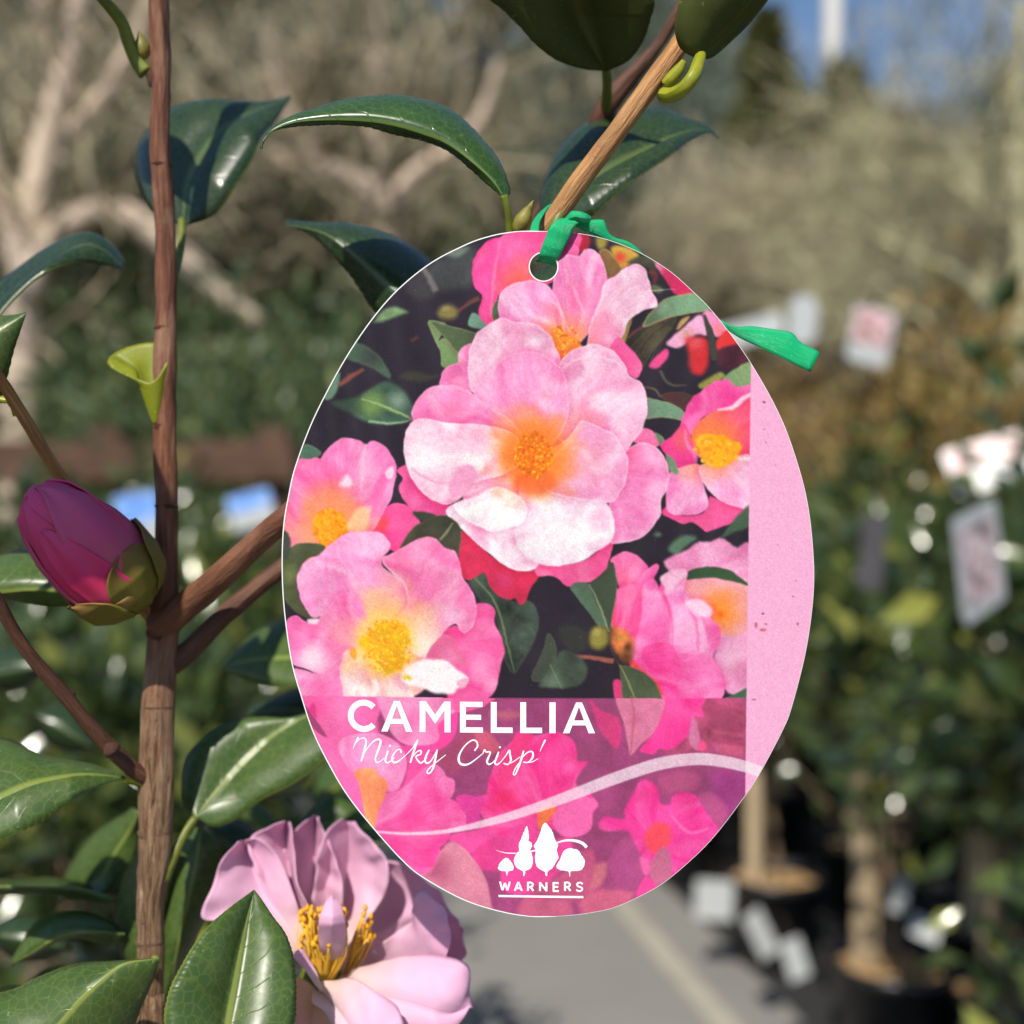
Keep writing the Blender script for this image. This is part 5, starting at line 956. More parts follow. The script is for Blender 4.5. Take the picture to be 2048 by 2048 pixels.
stroke(T3([(990, 270), (1080, 330), (1180, 370), (1240, 370)]), [3, 4, 2], (240, 150, 185), 2.5, .8)
paint(T3([(1350, 180), (1420, 170), (1500, 230), (1480, 290), (1400, 240)]), (254, 244, 244), 4, alpha=.85)
paint(T3([(1255, 380), (1330, 260), (1420, 250), (1450, 330), (1400, 420), (1290, 470)]), (246, 155, 196), 4, alpha=.75)
paint(T3([(1235, 565), (1290, 520), (1400, 560), (1600, 640), (1800, 560), (1900, 700), (1960, 820), (1910, 920), (1855, 978), (1760, 990), (1650, 952), (1550, 872), (1480, 822), (1350, 702), (1258, 612)]), (250, 222, 233), 1.5, **S1, shade=.55, glow=[(960, 1055, 5, 40, (247, 140, 188), .75), (1010, 1120, 0, 50, (254, 242, 245), .7)], rim=((254, 240, 244), 3, .5))
paint(PX([(1030, 1070), (1035, 1000), (1050, 955), (1110, 945), (1180, 970), (1214, 1005), (1229, 1050), (1221, 1085), (1190, 1105), (1170, 1120), (1130, 1131), (1085, 1130), (1050, 1112)]), (250, 226, 236), 1.5, **S1, glow=G1 + [(1110, 1060, 20, 90, (253, 244, 246), .75), (1200, 1030, 0, 45, (247, 180, 212), .7)], shade=.55, ruffle=.8)
paint(T3([(1288, 540), (1330, 498), (1450, 465), (1600, 400), (1760, 470), (1805, 560), (1772, 652), (1700, 682), (1560, 713), (1500, 692), (1380, 632)]), (251, 232, 238), 2.4, **S1, shade=.45, glow=G1, rim=((255, 250, 250), 3, .5))
paint(T4([(270, -45), (300, -60), (420, -12), (512, 42), (582, 160), (597, 220), (582, 350), (540, 430), (480, 490), (300, 470), (80, 430), (0, 330), (40, 180), (180, 60)]), (247, 174, 208), 1.5, **S1, glow=G1 + [(1170, 920, 0, 60, (250, 160, 165), .5)], shade=.5, rim=((253, 222, 232), 4, .7), ruffle=.8)
stroke(T4([(285, -30), (230, 40), (180, 100), (90, 180)]), [3, 8, 5], (254, 196, 140), 4, .7)
for q in ([(1290, 480), (1400, 440), (1500, 400)], [(1420, 470), (1500, 430), (1560, 400)], [(1640, 520), (1720, 540), (1790, 560)]):
    stroke(T3(q), [2, 5, 2], (250, 205, 215), 3, .6)
paint(PX(ell(*O1, 62, 70)), (255, 128, 40), 14, alpha=.55)
paint(PX(ell(1068, 965, 42, 26)), (255, 95, 40), 12, alpha=.6)
stamens(PX(ell(1067, 910, 37, 46)), (240, 118, 18), [(255, 160, 20), (235, 100, 10), (255, 180, 50), (215, 84, 12), (250, 140, 10)], 170, 9, (1.8, 3.4))
# left flower
O3 = (660, 1050); G3 = [(*O3, 35, 105, (252, 150, 90), .9)]
paint(PX([(560, 930), (640, 920), (760, 980), (760, 1080), (660, 1120), (540, 1130), (530, 1000)]), (248, 120, 170), 3, glow=G3)
paint(T3([(690, 700), (750, 600), (850, 520), (930, 518), (1000, 560), (1042, 620), (1052, 672), (980, 742), (915, 850), (830, 840), (770, 780)]), (248, 78, 148), 1.5, streak=.5, cen=O3, glow=[(760, 1050, 0, 30, (250, 70, 60), .8)])
paint(T3([(345, 205), (380, 150), (450, 80), (540, 54), (620, 70), (666, 96), (720, 74), (800, 108), (862, 190), (890, 260), (875, 360), (852, 470), (790, 590), (720, 700), (600, 740), (380, 560), (250, 350)]), (247, 130, 188), 1.5, streak=.9, cen=O3, glow=G3 + [(730, 940, 0, 40, (250, 175, 210), .8)], rim=((250, 170, 210), 3, .5), ruffle=.6)
stroke(T3([(668, 100), (650, 200), (640, 320), (640, 430)]), [3, 12, 10, 4], (250, 190, 216), 4, .7)
stroke(T3([(860, 280), (800, 360), (760, 470), (700, 620)]), [4, 14, 12, 6], (250, 110, 170), 6, .6)
paint(T3([(60, 700), (120, 400), (180, 270), (260, 210), (320, 188), (365, 215), (500, 300), (580, 420), (620, 560), (560, 740), (380, 840), (300, 830), (180, 850), (110, 930), (60, 900)]), (248, 112, 170), 1.5, streak=.9, cen=O3, glow=G3 + [(600, 1080, 0, 60, (252, 165, 135), .7)], shade=.35)
paint(T3([(480, 385), (540, 315), (575, 375), (540, 400)]), (252, 215, 228), 6)
paint(T3([(805, 300), (860, 255), (865, 320), (830, 345)]), (252, 205, 224), 3)
paint(T3([(530, 690), (600, 560), (700, 540), (690, 640), (650, 725), (560, 730)]), (252, 210, 150), 6, alpha=.7)
stamens(T3(ell(415, 690, 122, 132)), (255, 160, 18), [(255, 175, 20), (255, 145, 10), (255, 185, 50), (245, 130, 20)], 80, 11, (2.5, 4.5))
# lower left flower
O4 = (770, 1285)
G4 = [(*O4, 40, 150, (255, 215, 130), .85), (775, 1230, 0, 80, (252, 170, 120), .5)]
paint(T3([(60, 900), (150, 815), (250, 793), (375, 818), (335, 885), (255, 905), (185, 1000), (180, 1150), (240, 1260), (290, 1320), (200, 1310), (100, 1220), (55, 1100)]), (76, 84, 52), 1.8, var=.3, glow=[(575, 1150, 0, 30, (126, 140, 76), .7)], rim=((110, 110, 70), 3, .4))
paint(T3([(60, 720), (110, 725), (130, 800), (110, 900), (60, 890)]), (66, 72, 62), 3)
paint(T3([(905, 840), (990, 700), (1100, 630), (1230, 598), (1335, 680), (1335, 820), (1312, 890), (1230, 820), (1110, 790), (1000, 810)]), (66, 66, 48), 1.8, var=.3, rim=((150, 140, 92), 2.5, .6))
stroke(T3([(1190, 775), (1240, 720), (1285, 650)]), [5, 5, 2], (136, 146, 106), 1.8, .9)
paint(T3([(1000, 580), (1090, 575), (1160, 600), (1070, 640)]), (56, 62, 50), 3)
paint(T3([(1420, 1240), (1520, 1218), (1582, 1270), (1572, 1340), (1612, 1420), (1642, 1560), (1612, 1700), (1592, 1800), (1540, 1880), (1440, 1960), (1250, 1960), (1250, 1700), (1100, 1610), (1150, 1480), (1290, 1370), (1370, 1430), (1420, 1370)]), (247, 100, 165), 1.5, streak=.8, cen=O4, glow=[(960, 1330, 0, 50, (249, 150, 195), .7), (985, 1370, 0, 30, (252, 200, 220), .6), (920, 1260, 0, 40, (250, 70, 145), .7)], ruffle=1.2)
paint(PX(ell(760, 1300, 130, 110)), (249, 190, 200), 3, glow=G4)
paint(T3([(140, 1690), (330, 1722), (375, 1700), (450, 1640), (550, 1500), (620, 1600), (720, 1750), (760, 1960), (300, 1960), (200, 1960), (165, 1800)]), (247, 148, 196), 1.6, streak=.7, cen=O4, glow=[(640, 1385, 0, 40, (248, 95, 160), .6)])
paint(T3([(175, 1100), (178, 1020), (230, 930), (330, 880), (420, 800), (500, 742), (620, 718), (760, 718), (832, 780), (838, 840), (792, 890), (782, 950), (850, 1012), (950, 1080), (1000, 1180), (1000, 1330), (900, 1460), (700, 1450), (600, 1300), (560, 1180), (480, 1180), (380, 1290), (290, 1325), (210, 1215)]), (247, 155, 202), 1.5, streak=.8, cen=O4, glow=G4 + [(640, 1150, 0, 40, (246, 170, 215), .5), (790, 1150, 0, 60, (250, 150, 170), .5)], shade=.5, rim=((251, 185, 215), 4, .5), ruffle=.7)
stroke(T3([(380, 940), (385, 1050), (385, 1160)]), [4, 8, 3], (248, 125, 182), 4, .6)
paint(T3([(780, 905), (850, 870), (940, 820), (1060, 755), (1150, 758), (1232, 830), (1302, 860), (1342, 960), (1352, 1030), (1402, 1110), (1442, 1180), (1448, 1300), (1422, 1385), (1370, 1432), (1330, 1402), (1292, 1362), (1180, 1470), (1100, 1600), (1010, 1570), (920, 1460), (880, 1340), (960, 1230), (940, 1090), (850, 1005)]), (246, 135, 184), 1.5, streak=.9, cen=O4, glow=G4 + [(850, 1300, 10, 75, (254, 236, 222), .8), (905, 1235, 0, 45, (251, 205, 225), .7), (800, 1110, 0, 45, (250, 100, 155), .6)], shade=.55, rim=((251, 180, 210), 4, .5), ruffle=1)
stroke(T3([(790, 930), (860, 1010), (940, 1080), (960, 1160)]), [3, 7, 3], (252, 195, 215), 3, .6)
paint(T3([(90, 1365), (160, 1308), (230, 1352), (300, 1362), (380, 1272), (470, 1172), (540, 1140), (600, 1180), (660, 1280), (700, 1400), (640, 1500), (560, 1540), (480, 1610), (380, 1705), (330, 1725), (220, 1685), (140, 1655), (105, 1520)]), (247, 122, 178), 1.5, streak=.8, cen=O4, glow=[(620, 1320, 5, 50, (254, 232, 238), .8), (690, 1270, 0, 60, (251, 165, 160), .6), (735, 1270, 0, 45, (254, 210, 150), .7)], shade=.5, rim=((251, 178, 210), 3, .5), ruffle=.8)
paint(T3([(250, 1335), (330, 1335), (310, 1370), (255, 1365)]), (253, 220, 232), 3)
paint(T3([(1095, 1600), (1150, 1500), (1250, 1435), (1335, 1560), (1405, 1655), (1300, 1650), (1200, 1610), (1130, 1650)]), (238, 108, 156), 2, glow=[(900, 1320, 0, 30, (246, 150, 190), .6)])
paint(T3([(530, 1550), (640, 1600), (720, 1680), (820, 1700), (930, 1740), (1000, 1960), (560, 1960), (500, 1810), (480, 1690)]), (249, 208, 208), 2.5, streak=.8, cen=O4, glow=[(760, 1340, 0, 55, (248, 165, 120), .7), (700, 1330, 0, 35, (250, 190, 120), .6)])
paint(T3([(915, 1745), (975, 1650), (1100, 1612), (1230, 1622), (1312, 1680), (1385, 1740), (1378, 1800), (1312, 1822), (1282, 1856), (1180, 1856), (1050, 1815), (960, 1795)]), (253, 240, 241), 4.5, var=.03, shade=.45, rim=((250, 225, 232), 3, .6), ruffle=1)
paint(T3([(1310, 1780), (1370, 1745), (1390, 1775), (1350, 1815)]), (250, 180, 205), 2)
for q in ([(570, 1870), (590, 1820), (640, 1840), (660, 1890)], [(720, 1760), (740, 1820), (720, 1880)]):
    stroke(T3(q), [8, 14, 10], (254, 246, 240), 4, .8)
paint(PX(ell(768, 1288, 62, 66)), (254, 205, 95), 16, alpha=.7)
stamens(T3([(618, 1490), (700, 1405), (760, 1355), (880, 1345), (965, 1395), (975, 1480), (945, 1560), (950, 1625), (890, 1705), (800, 1715), (755, 1650), (680, 1575)]), (250, 184, 24), [(255, 200, 20), (255, 180, 10), (250, 165, 20), (255, 215, 70), (235, 140, 30)], 190, 13, (1.8, 3.2))
stroke(T3([(930, 1750), (960, 1740), (985, 1760)]), 8, (240, 205, 40), 3)
paint(T3([(555, 1540), (600, 1560), (590, 1620), (560, 1600)]), (252, 160, 40), 3)
# magenta band over the lower part
bandtop = 1395 + (XX - 600) * 0.0035
bm_ = sm(-1, 1, YY - bandtop)[..., None]
IMG = IMG * (1 - bm_) + (IMG * 0.5 + np.array([252, 74, 166]) * 0.5) * bm_
inband = lambda X, Y: Y > 1396 + (X - 600) * 0.0035
def low(pts, c, blur=1.8, **k):
    c = tuple(a_ * .86 + b_ * .14 for a_, b_ in zip(c, (236, 140, 182)))
    paint(pts, c, blur * 1.2, clip=inband, **k)
MG = (146, 54, 104)
low(PX([(870, 1397), (1510, 1397), (1510, 1900), (560, 1900), (560, 1450)]), MG, 3, var=.16, sharp=True)
low(PX([(540, 1380), (720, 1380), (760, 1500), (780, 1660), (900, 1760), (860, 1820), (540, 1700)]), (251, 96, 168), 6, var=.08, glow=[(640, 1480, 0, 60, (252, 120, 185), .5), (760, 1700, 0, 70, (252, 70, 155), .7)])
low(T6([(1100, 230), (1660, 240), (1660, 640), (1450, 600), (1150, 640), (1050, 600)]), (178, 66, 102), 16, var=.4)
for k in range(10):
    stroke(T6([(1330 + k * 12, 300 + k * 32), (1450, 290 + k * 36), (1640, 330 + k * 34)]), [4, 8, 5], random.choice([(208, 92, 118), (160, 56, 96), (196, 88, 110)]), 5, .55)
low(T6([(1330, 210), (1450, 240), (1560, 330), (1600, 470), (1450, 420), (1340, 330)]), (160, 56, 92), 8)
low(T6([(1000, 820), (1160, 760), (1300, 800), (1260, 900), (1060, 930)]), (180, 70, 120), 9)
low(T6([(1380, 800), (1640, 760), (1640, 1000), (1480, 1100)]), (152, 46, 118), 9)
low(T6([(1290, 950), (1400, 930), (1520, 1060), (1440, 1230), (1390, 1190)]), (178, 68, 124), 5)
low(T6([(450, 1500), (610, 1440), (570, 1600), (450, 1640)]), (194, 98, 112), 5)
low(T6([(0, 1690), (300, 1680), (340, 1960), (-40, 1960)]), (198, 86, 122), 6)
low(T6([(420, 1680), (650, 1640), (820, 1660), (700, 1800), (450, 1840)]), (200, 88, 118), 8)
low(T6([(620, 1420), (760, 1250), (860, 1330), (895, 1460), (830, 1640), (700, 1620)]), (166, 62, 120), 4)
low(T5([(1060, 640), (1170, 560), (1300, 500), (1450, 480), (1580, 580), (1560, 650), (1420, 620), (1300, 700), (1200, 820)]), (158, 58, 96), 6)
low(T5([(1390, 470), (1500, 490), (1580, 600), (1500, 660), (1410, 590)]), (196, 76, 104), 3)
low(T5([(1500, 330), (1700, 320), (1740, 370), (1560, 380)]), (176, 84, 108), 6)
low(T5([(-60, 190), (640, 190), (650, 330), (600, 480), (780, 560), (840, 640), (862, 760), (820, 890), (760, 960), (560, 920), (450, 820), (350, 650), (250, 560), (-60, 480)]), (250, 98, 168), 2.5, var=.07, glow=[(690, 1420, 0, 50, (250, 135, 190), .7), (625, 1420, 0, 30, (252, 70, 150), .7)])
low(T5([(630, 190), (850, 190), (1250, 190), (1240, 330), (1110, 420), (1118, 530), (1060, 582), (900, 594), (780, 545), (690, 400)]), (248, 134, 188), 2, glow=[(760, 1400, 0, 40, (250, 165, 205), .6)], streak=.5, cen=O4)
low(T5([(1240, 190), (1560, 190), (1480, 270), (1420, 300), (1240, 330)]), (250, 90, 160), 1.6)
low(T5([(1110, 420), (1245, 330), (1252, 430), (1215, 545), (1130, 615), (1050, 645), (860, 655), (800, 600), (950, 594), (1060, 582), (1115, 530)]), (251, 58, 148), 1.8, glow=[(880, 1440, 0, 20, (250, 110, 170), .5)])
low(T5([(50, 280), (130, 380), (235, 535), (150, 495), (100, 430)]), (152, 54, 100), 1.8)
low(T5([(135, 275), (150, 380), (120, 360), (90, 310)]), (225, 45, 125), 2)
low(T5([(-20, 380), (150, 495), (340, 700), (480, 860), (540, 1000), (620, 1270), (380, 1050), (150, 640)]), (250, 100, 172), 2, glow=[(660, 1530, 0, 30, (250, 140, 195), .5)])
low(T5([(330, 570), (520, 500), (700, 522), (835, 640), (855, 760), (805, 905), (740, 955), (690, 885), (600, 800), (470, 815), (370, 730)]), (248, 138, 194), 2, streak=.6, cen=(735, 1640), rim=((251, 165, 208), 3, .5))
low(T5([(760, 950), (830, 900), (870, 760), (880, 660), (1050, 650), (1080, 720), (1000, 760), (900, 870), (800, 960)]), (251, 70, 152), 2)
low(T5([(695, 975), (790, 952), (900, 862), (1000, 762), (1080, 738), (1142, 780), (1168, 832), (1222, 850), (1234, 900), (1195, 1000), (1000, 1085), (800, 1125), (610, 1260), (645, 1120)]), (250, 112, 178), 1.8, streak=.9, cen=(735, 1665), rim=((252, 150, 200), 3, .5), glow=[(850, 1590, 0, 40, (252, 75, 155), .6)])
low(T5([(610, 1255), (800, 1110), (1000, 990), (1190, 1000), (1282, 1060), (1324, 1130), (1315, 1235), (1200, 1265), (900, 1295), (630, 1290)]), (251, 90, 165), 1.8, streak=.9, cen=(735, 1665), glow=[(830, 1640, 0, 40, (253, 62, 148), .7), (900, 1620, 0, 30, (251, 125, 185), .5)], shade=.2)
low(T5([(600, 1250), (900, 1285), (1185, 1262), (1165, 1340), (1112, 1390), (1144, 1440), (1105, 1512), (960, 1555), (880, 1570), (720, 1420)]), (252, 66, 152), 1.8, streak=.7, cen=(735, 1665), shade=.2, glow=[(820, 1720, 0, 40, (252, 95, 170), .5)])
low(T5([(448, 800), (590, 772), (642, 830), (708, 880), (692, 980), (640, 1100), (600, 1250), (540, 1180), (508, 1000), (478, 880)]), (250, 152, 86), 2.2, var=.16, streak=.7, cen=(745, 1670))
low(T5([(1240, 1010), (1300, 968), (1400, 985), (1502, 973), (1508, 1080), (1492, 1145), (1420, 1120), (1445, 1195), (1320, 1240), (1325, 1130)]), (228, 50, 148), 2)
low(T5([(1190, 1290), (1400, 1240), (1480, 1190), (1620, 1270), (1500, 1350), (1350, 1430), (1240, 1370)]), (240, 68, 150), 2.5)
low(T5([(1360, 1430), (1600, 1270), (1760, 1330), (1700, 1480), (1560, 1560), (1420, 1540)]), (226, 52, 132), 4)
stroke(T5([(1420, 1160), (1560, 1240), (1740, 1330)]), [6, 10, 12], (172, 74, 112), 3, .8)
low(T5([(1110, 1430), (1200, 1338), (1280, 1368), (1372, 1460), (1462, 1600), (1502, 1740), (1540, 2100), (1300, 2050), (1000, 1900), (800, 1700), (1050, 1560)]), (216, 130, 150), 2.2, glow=[(870, 1740, 0, 50, (176, 70, 112), .7)], rim=((232, 150, 165), 3, .5))
low(T5([(1600, 1620), (1700, 1560), (1850, 1560), (1950, 1640), (1930, 1780), (1800, 1760), (1680, 1740), (1620, 1700)]), (238, 58, 146), 4)
low(T6([(-190, 620), (-120, 560), (-70, 500), (-60, 470), (60, 488), (200, 468), (262, 470), (352, 520), (388, 600), (392, 680), (472, 685), (412, 765), (382, 860), (492, 930), (544, 1010), (505, 1070), (492, 1180), (420, 1234), (300, 1245), (250, 1205), (100, 1170), (-120, 1250), (-260, 1180), (-330, 1060), (-290, 960), (-260, 800)]), (247, 56, 142), 2, streak=.9, cen=(1085, 1655), glow=[(1010, 1600, 0, 45, (232, 36, 98), .8), (1110, 1500, 0, 40, (250, 75, 158), .6), (1140, 1535, 0, 25, (252, 110, 180), .7)], ruffle=1)
low(T6([(-60, 470), (20, 470), (60, 490), (20, 620), (-60, 760), (-170, 900), (-200, 760)]), (238, 44, 118), 3)
low(T6([(215, 1065), (400, 940), (500, 965), (545, 1010), (505, 1065), (494, 1180), (420, 1235), (300, 1245), (230, 1190)]), (250, 98, 170), 2.5)
low(T6([(115, 1035), (238, 1018), (190, 1110), (110, 1200), (92, 1140)]), (246, 112, 54), 3)
low(T6([(-100, 1180), (60, 1160), (180, 1260), (330, 1260), (340, 1420), (200, 1560), (180, 1640), (30, 1670), (-150, 1640), (-180, 1420)]), (240, 58, 146), 5, var=.12)
low(T6([(40, 1640), (260, 1530), (460, 1330), (520, 1420), (440, 1700), (200, 1720)]), (186, 72, 112), 5)
low(T6([(745, 1040), (810, 920), (862, 828), (940, 838), (992, 900), (1012, 1000), (1080, 1010), (1100, 950), (1180, 918), (1282, 950), (1344, 1060), (1460, 1230), (1400, 1400), (1260, 1560), (1110, 1600), (1000, 1500), (880, 1400), (800, 1262), (760, 1200), (600, 1204), (546, 1160), (600, 1098), (740, 1120)]), (244, 52, 148), 3, streak=.7, cen=(1315, 1690), glow=[(1350, 1640, 0, 45, (248, 72, 160), .7), (1380, 1690, 0, 30, (250, 95, 175), .5), (1290, 1590, 0, 30, (232, 48, 130), .5)])
stroke(T6([(1090, 1090), (1180, 1190), (1260, 1225), (1380, 1190)]), [4, 8, 5], (251, 118, 184), 3, .7)
low(T6([(895, 1235), (960, 1148), (1062, 1158), (1094, 1230), (1072, 1315), (970, 1372), (905, 1320)]), (251, 64, 78), 6)
low(T6([(925, 1490), (1000, 1350), (1050, 1325), (1088, 1400), (1090, 1550), (980, 1620)]), (186, 94, 126), 2.5)
low(T6([(830, 1690), (900, 1545), (985, 1625), (930, 1680)]), (251, 56, 142), 2.5)
low(T6([(860, 1400), (920, 1420), (930, 1500), (900, 1540), (870, 1480)]), (246, 90, 160), 4)
low(T6([(1008, 190), (1335, 190), (1322, 290), (1338, 362), (1262, 352), (1242, 450), (1150, 562), (1060, 602), (1000, 592), (960, 634), (900, 622), (855, 602), (950, 480), (1020, 330)]), (253, 52, 148), 1.8, glow=[(1350, 1420, 0, 40, (252, 95, 172), .6)], streak=.5, cen=(1300, 1300))
low(T6([(480, 215), (560, 300), (682, 350), (718, 450), (702, 570), (668, 585), (560, 452), (515, 330)]), (208, 44, 112), 2.5)
low(T6([(690, 190), (1015, 190), (1022, 330), (952, 480), (862, 560), (790, 640), (768, 560), (738, 400)]), (216, 116, 150), 1.8, glow=[(1270, 1440, 0, 22, (196, 90, 130), .6)], rim=((222, 150, 140), 3, .5))
stroke(T6([(790, 200), (812, 330), (800, 480), (790, 630)]), [3, 5, 3], (190, 96, 116), 1.8, .8)
low(T6([(1255, 355), (1302, 480), (1304, 610), (1225, 540)]), (204, 112, 152), 2.5)
low(T6(ell(1325, 575, 32, 38)), (247, 70, 128), 3)
swo = [(748, 1668, 4), (820, 1671, 6), (900, 1664, 8), (1000, 1640, 14), (1090, 1611, 18), (1160, 1585, 21), (1240, 1555, 23), (1320, 1530, 24.5), (1390, 1521, 25), (1440, 1525, 24.5), (1496, 1538, 23.5)]
# plain pink margin on the right, then the pale swoosh
PB = (251, 176, 212)
pm = sm(-1.0, 1.0, XX - (1504 - (YY - 730) * 0.0107))[..., None]
IMG = IMG * (1 - pm) + np.array(PB) * (1 + N10[..., None] * 0.015) * pm
for x_, y_, rx, ry, c in ((1531, 803, 3, 2.4, (120, 60, 80)), (1531, 858, 2, 1.6, (170, 100, 130)), (1535, 884, 2, 1.4, (150, 80, 110)), (1530, 1229, 3, 2, (120, 55, 60)), (1516, 1252, 3, 6, (196, 96, 96)), (1530, 1262, 7, 3, (204, 100, 90)), (1536, 1250, 3, 2, (190, 90, 80)), (1592, 1195, 2, 1.3, (130, 60, 80)), (1602, 1250, 2, 3, (150, 70, 80)), (1512, 1402, 5, 1.5, (160, 80, 90)), (1598, 1163, 2, 1.5, (170, 90, 110)), (1560, 1090, 1.5, 1.5, (180, 110, 130)), (1555, 930, 1.5, 1.2, (180, 110, 130))):
    paint(ell(x_, y_, rx, ry, 10), c, 1.2, alpha=.85)
stroke([p[:2] for p in swo] + [(1530, 1551)], [p[2] for p in swo] + [22], (250, 236, 240), 1.4, .72)
stroke(T2([(590, 497), (700, 488), (800, 478), (915, 471)]), [1, 2, 2, 1], (240, 225, 225), 1, .55)
# dust specks and the fine grain of the print
for k in range(420):
    x_, y_ = random.uniform(600, 1480), random.uniform(500, 1390); i_, j_ = int((x_ - OX) / ST_), int((y_ - OY) / ST_)
    if IMG[j_, i_].sum() < 190: IMG[j_, i_] += random.uniform(20, 70)
    elif IMG[j_, i_].sum() > 640 and y_ > 900: IMG[j_, i_] -= random.uniform(15, 45)
jj, ii = np.meshgrid(np.arange(GH), np.arange(GW), indexing='ij')
dx = (N10 * 1.4 + vnoise(16, 8) * 1.6) / ST_; dy = (vnoise(9, 12) * 1.4 + vnoise(16, 14) * 1.6) / ST_
inn = (XX < 1490) & (YY < 1385); wi, wj = np.clip(ii + np.where(inn, dx, 0), 0, GW - 1.01), np.clip(jj + np.where(inn, dy, 0), 0, GH - 1.01)
i0, j0 = wi.astype(int), wj.astype(int); fx, fy = (wi - i0)[..., None], (wj - j0)[..., None]
IMG = (IMG[j0, i0] * (1 - fx) + IMG[j0, i0 + 1] * fx) * (1 - fy) + (IMG[j0 + 1, i0] * (1 - fx) + IMG[j0 + 1, i0 + 1] * fx) * fy
IMG = IMG * (1 + ((N10 * .03 + vnoise(5, 21) * .05 + vnoise(14, 22) * .02)[..., None] * np.array([.25, 1.0, .7])) * (XX < 1498)[..., None])
IMG = IMG * (1 + (GRAIN * 0.05)[..., None]) + (np.abs(GRAIN) * 0.8)[..., None]
IMG = np.clip(IMG, 0, 255)
LUT = np.array([lin((v, v, v))[0] for v in range(256)])
LIN = np.interp(IMG, np.arange(256), LUT)

# ------------------------------------------------------------------ the oval tag
TK = .25 / F; TC = (1090.0, 1150.0); tc = at(*TC, .25)
OUT = [(1090, 464), (1048, 463), (1007, 467), (968, 476), (930, 490), (862, 525), (796, 577), (745, 634), (697, 702), (654, 776), (617, 850), (585, 935), (572, 990), (561, 1055), (558, 1145), (563, 1230), (577, 1327), (598, 1401), (621, 1469), (655, 1537), (693, 1599), (745, 1663), (805, 1728), (849, 1762), (926, 1803), (1000, 1826), (1065, 1836), (1131, 1834), (1190, 1827), (1238, 1815), (1319, 1776), (1384, 1725), (1435, 1674), (1494, 1598), (1526, 1550), (1570, 1469), (1590, 1420), (1620, 1302), (1635, 1184), (1632, 1084), (1617, 984), (1585, 880), (1552, 806), (1505, 726), (1463, 667), (1419, 614), (1387, 583), (1337, 540), (1272, 502), (1207, 478), (1148, 467)]
OUTD = catmull(np.array(OUT, float), 260, True)
HOLE = (1087.0, 535.0, 27.5)
def tl(px, py, up=0.0):
    """photo pixel -> tag-local metres; the tag is slightly bowed"""
    x = (px - TC[0]) * TK; z = -(py - TC[1]) * TK
    return (x, 0.8 * x * x - .0007 * math.sin(z * 22) - up, z)
ptag = empty('plant_tag', tc)
tag(ptag, 'large oval pink plant tag with camellia photo hanging from green ribbon', 'tag')
M_TAGW, nt, b = newmat('white_tag_plastic')
b.inputs['Base Color'].default_value = (.82, .82, .80, 1); b.inputs['Roughness'].default_value = .35
bm = bmesh.new(); hl = [(HOLE[0] + HOLE[2] * math.cos(a), HOLE[1] + HOLE[2] * math.sin(a)) for a in np.linspace(0, 2 * math.pi, 48, endpoint=False)]
for up in (0.0, -.0007):
    es = []
    for loop in (OUTD, hl):
        vs = [bm.verts.new(tl(x, y, up)) for x, y in loop]; es.append(vs)
    bm.verts.ensure_lookup_table()
    ed = []
    for vs in es: ed += [bm.edges.new((vs[i], vs[(i + 1) % len(vs)])) for i in range(len(vs))]
    bmesh.ops.triangle_fill(bm, edges=ed, use_beauty=True)
    if up == 0.0: first = es
    else:
        for v0, v1_ in zip(first, es):
            for i in range(len(v0)): bm.faces.new((v0[i], v0[(i + 1) % len(v0)], v1_[(i + 1) % len(v1_)], v1_[i]))
bmesh.ops.recalc_face_normals(bm, faces=bm.faces)
me = bpy.data.meshes.new('tag_board'); bm.to_mesh(me); bm.free(); link('tag_board', me, M_TAGW, ptag, False, local=True)
# printed face: one fine sheet following the outline, coloured point by point
top_i = int(np.argmin(OUTD[:, 1])); Pr = np.roll(OUTD, -top_i, 0); bot_i = int(np.argmax(Pr[:, 1]))
Lc, Rc = Pr[:bot_i + 1], np.vstack([Pr[bot_i:], Pr[:1]])[::-1]
NR, NC = 840, 600; INS = 2.2
ys = np.linspace(Pr[0, 1] + INS, Pr[bot_i, 1] - INS, NR)
def chain(C, y): o = np.argsort(C[:, 1]); return np.interp(y, C[o, 1], C[o, 0])
xl, xr = chain(Lc, ys), chain(Rc, ys)
# inset measured square to the outline, not along the row
def inset(x, y, sgn):
    s = np.gradient(x, y); return x + sgn * np.minimum(INS * np.sqrt(1 + s * s), 40)
xl, xr = inset(xl, ys, 1), inset(xr, ys, -.45); bad = xl > xr - 2; mid = (xl + xr) / 2; xl[bad] = mid[bad] - 1; xr[bad] = mid[bad] + 1
tt = np.linspace(0, 1, NC); PXs = xl[:, None] * (1 - tt) + xr[:, None] * tt; PYs = np.repeat(ys[:, None], NC, 1)
LX = (PXs - TC[0]) * TK; LZ = -(PYs - TC[1]) * TK; LY = 0.8 * LX * LX - .0007 * np.sin(LZ * 22) - .00004
co = np.stack([LX, LY, LZ], -1).reshape(-1, 3)
fx, fy = np.clip((PXs - OX) / ST_, 0, GW - 2), np.clip((PYs - OY) / ST_, 0, GH - 2)
ix, iy = fx.astype(int), fy.astype(int); ax_, ay_ = (fx - ix)[..., None], (fy - iy)[..., None]
CL = (LIN[iy, ix] * (1 - ax_) + LIN[iy, ix + 1] * ax_) * (1 - ay_) + (LIN[iy + 1, ix] * (1 - ax_) + LIN[iy + 1, ix + 1] * ax_) * ay_
q = np.arange(NR * NC).reshape(NR, NC)
quads = np.stack([q[:-1, :-1], q[1:, :-1], q[1:, 1:], q[:-1, 1:]], -1).reshape(-1, 4)
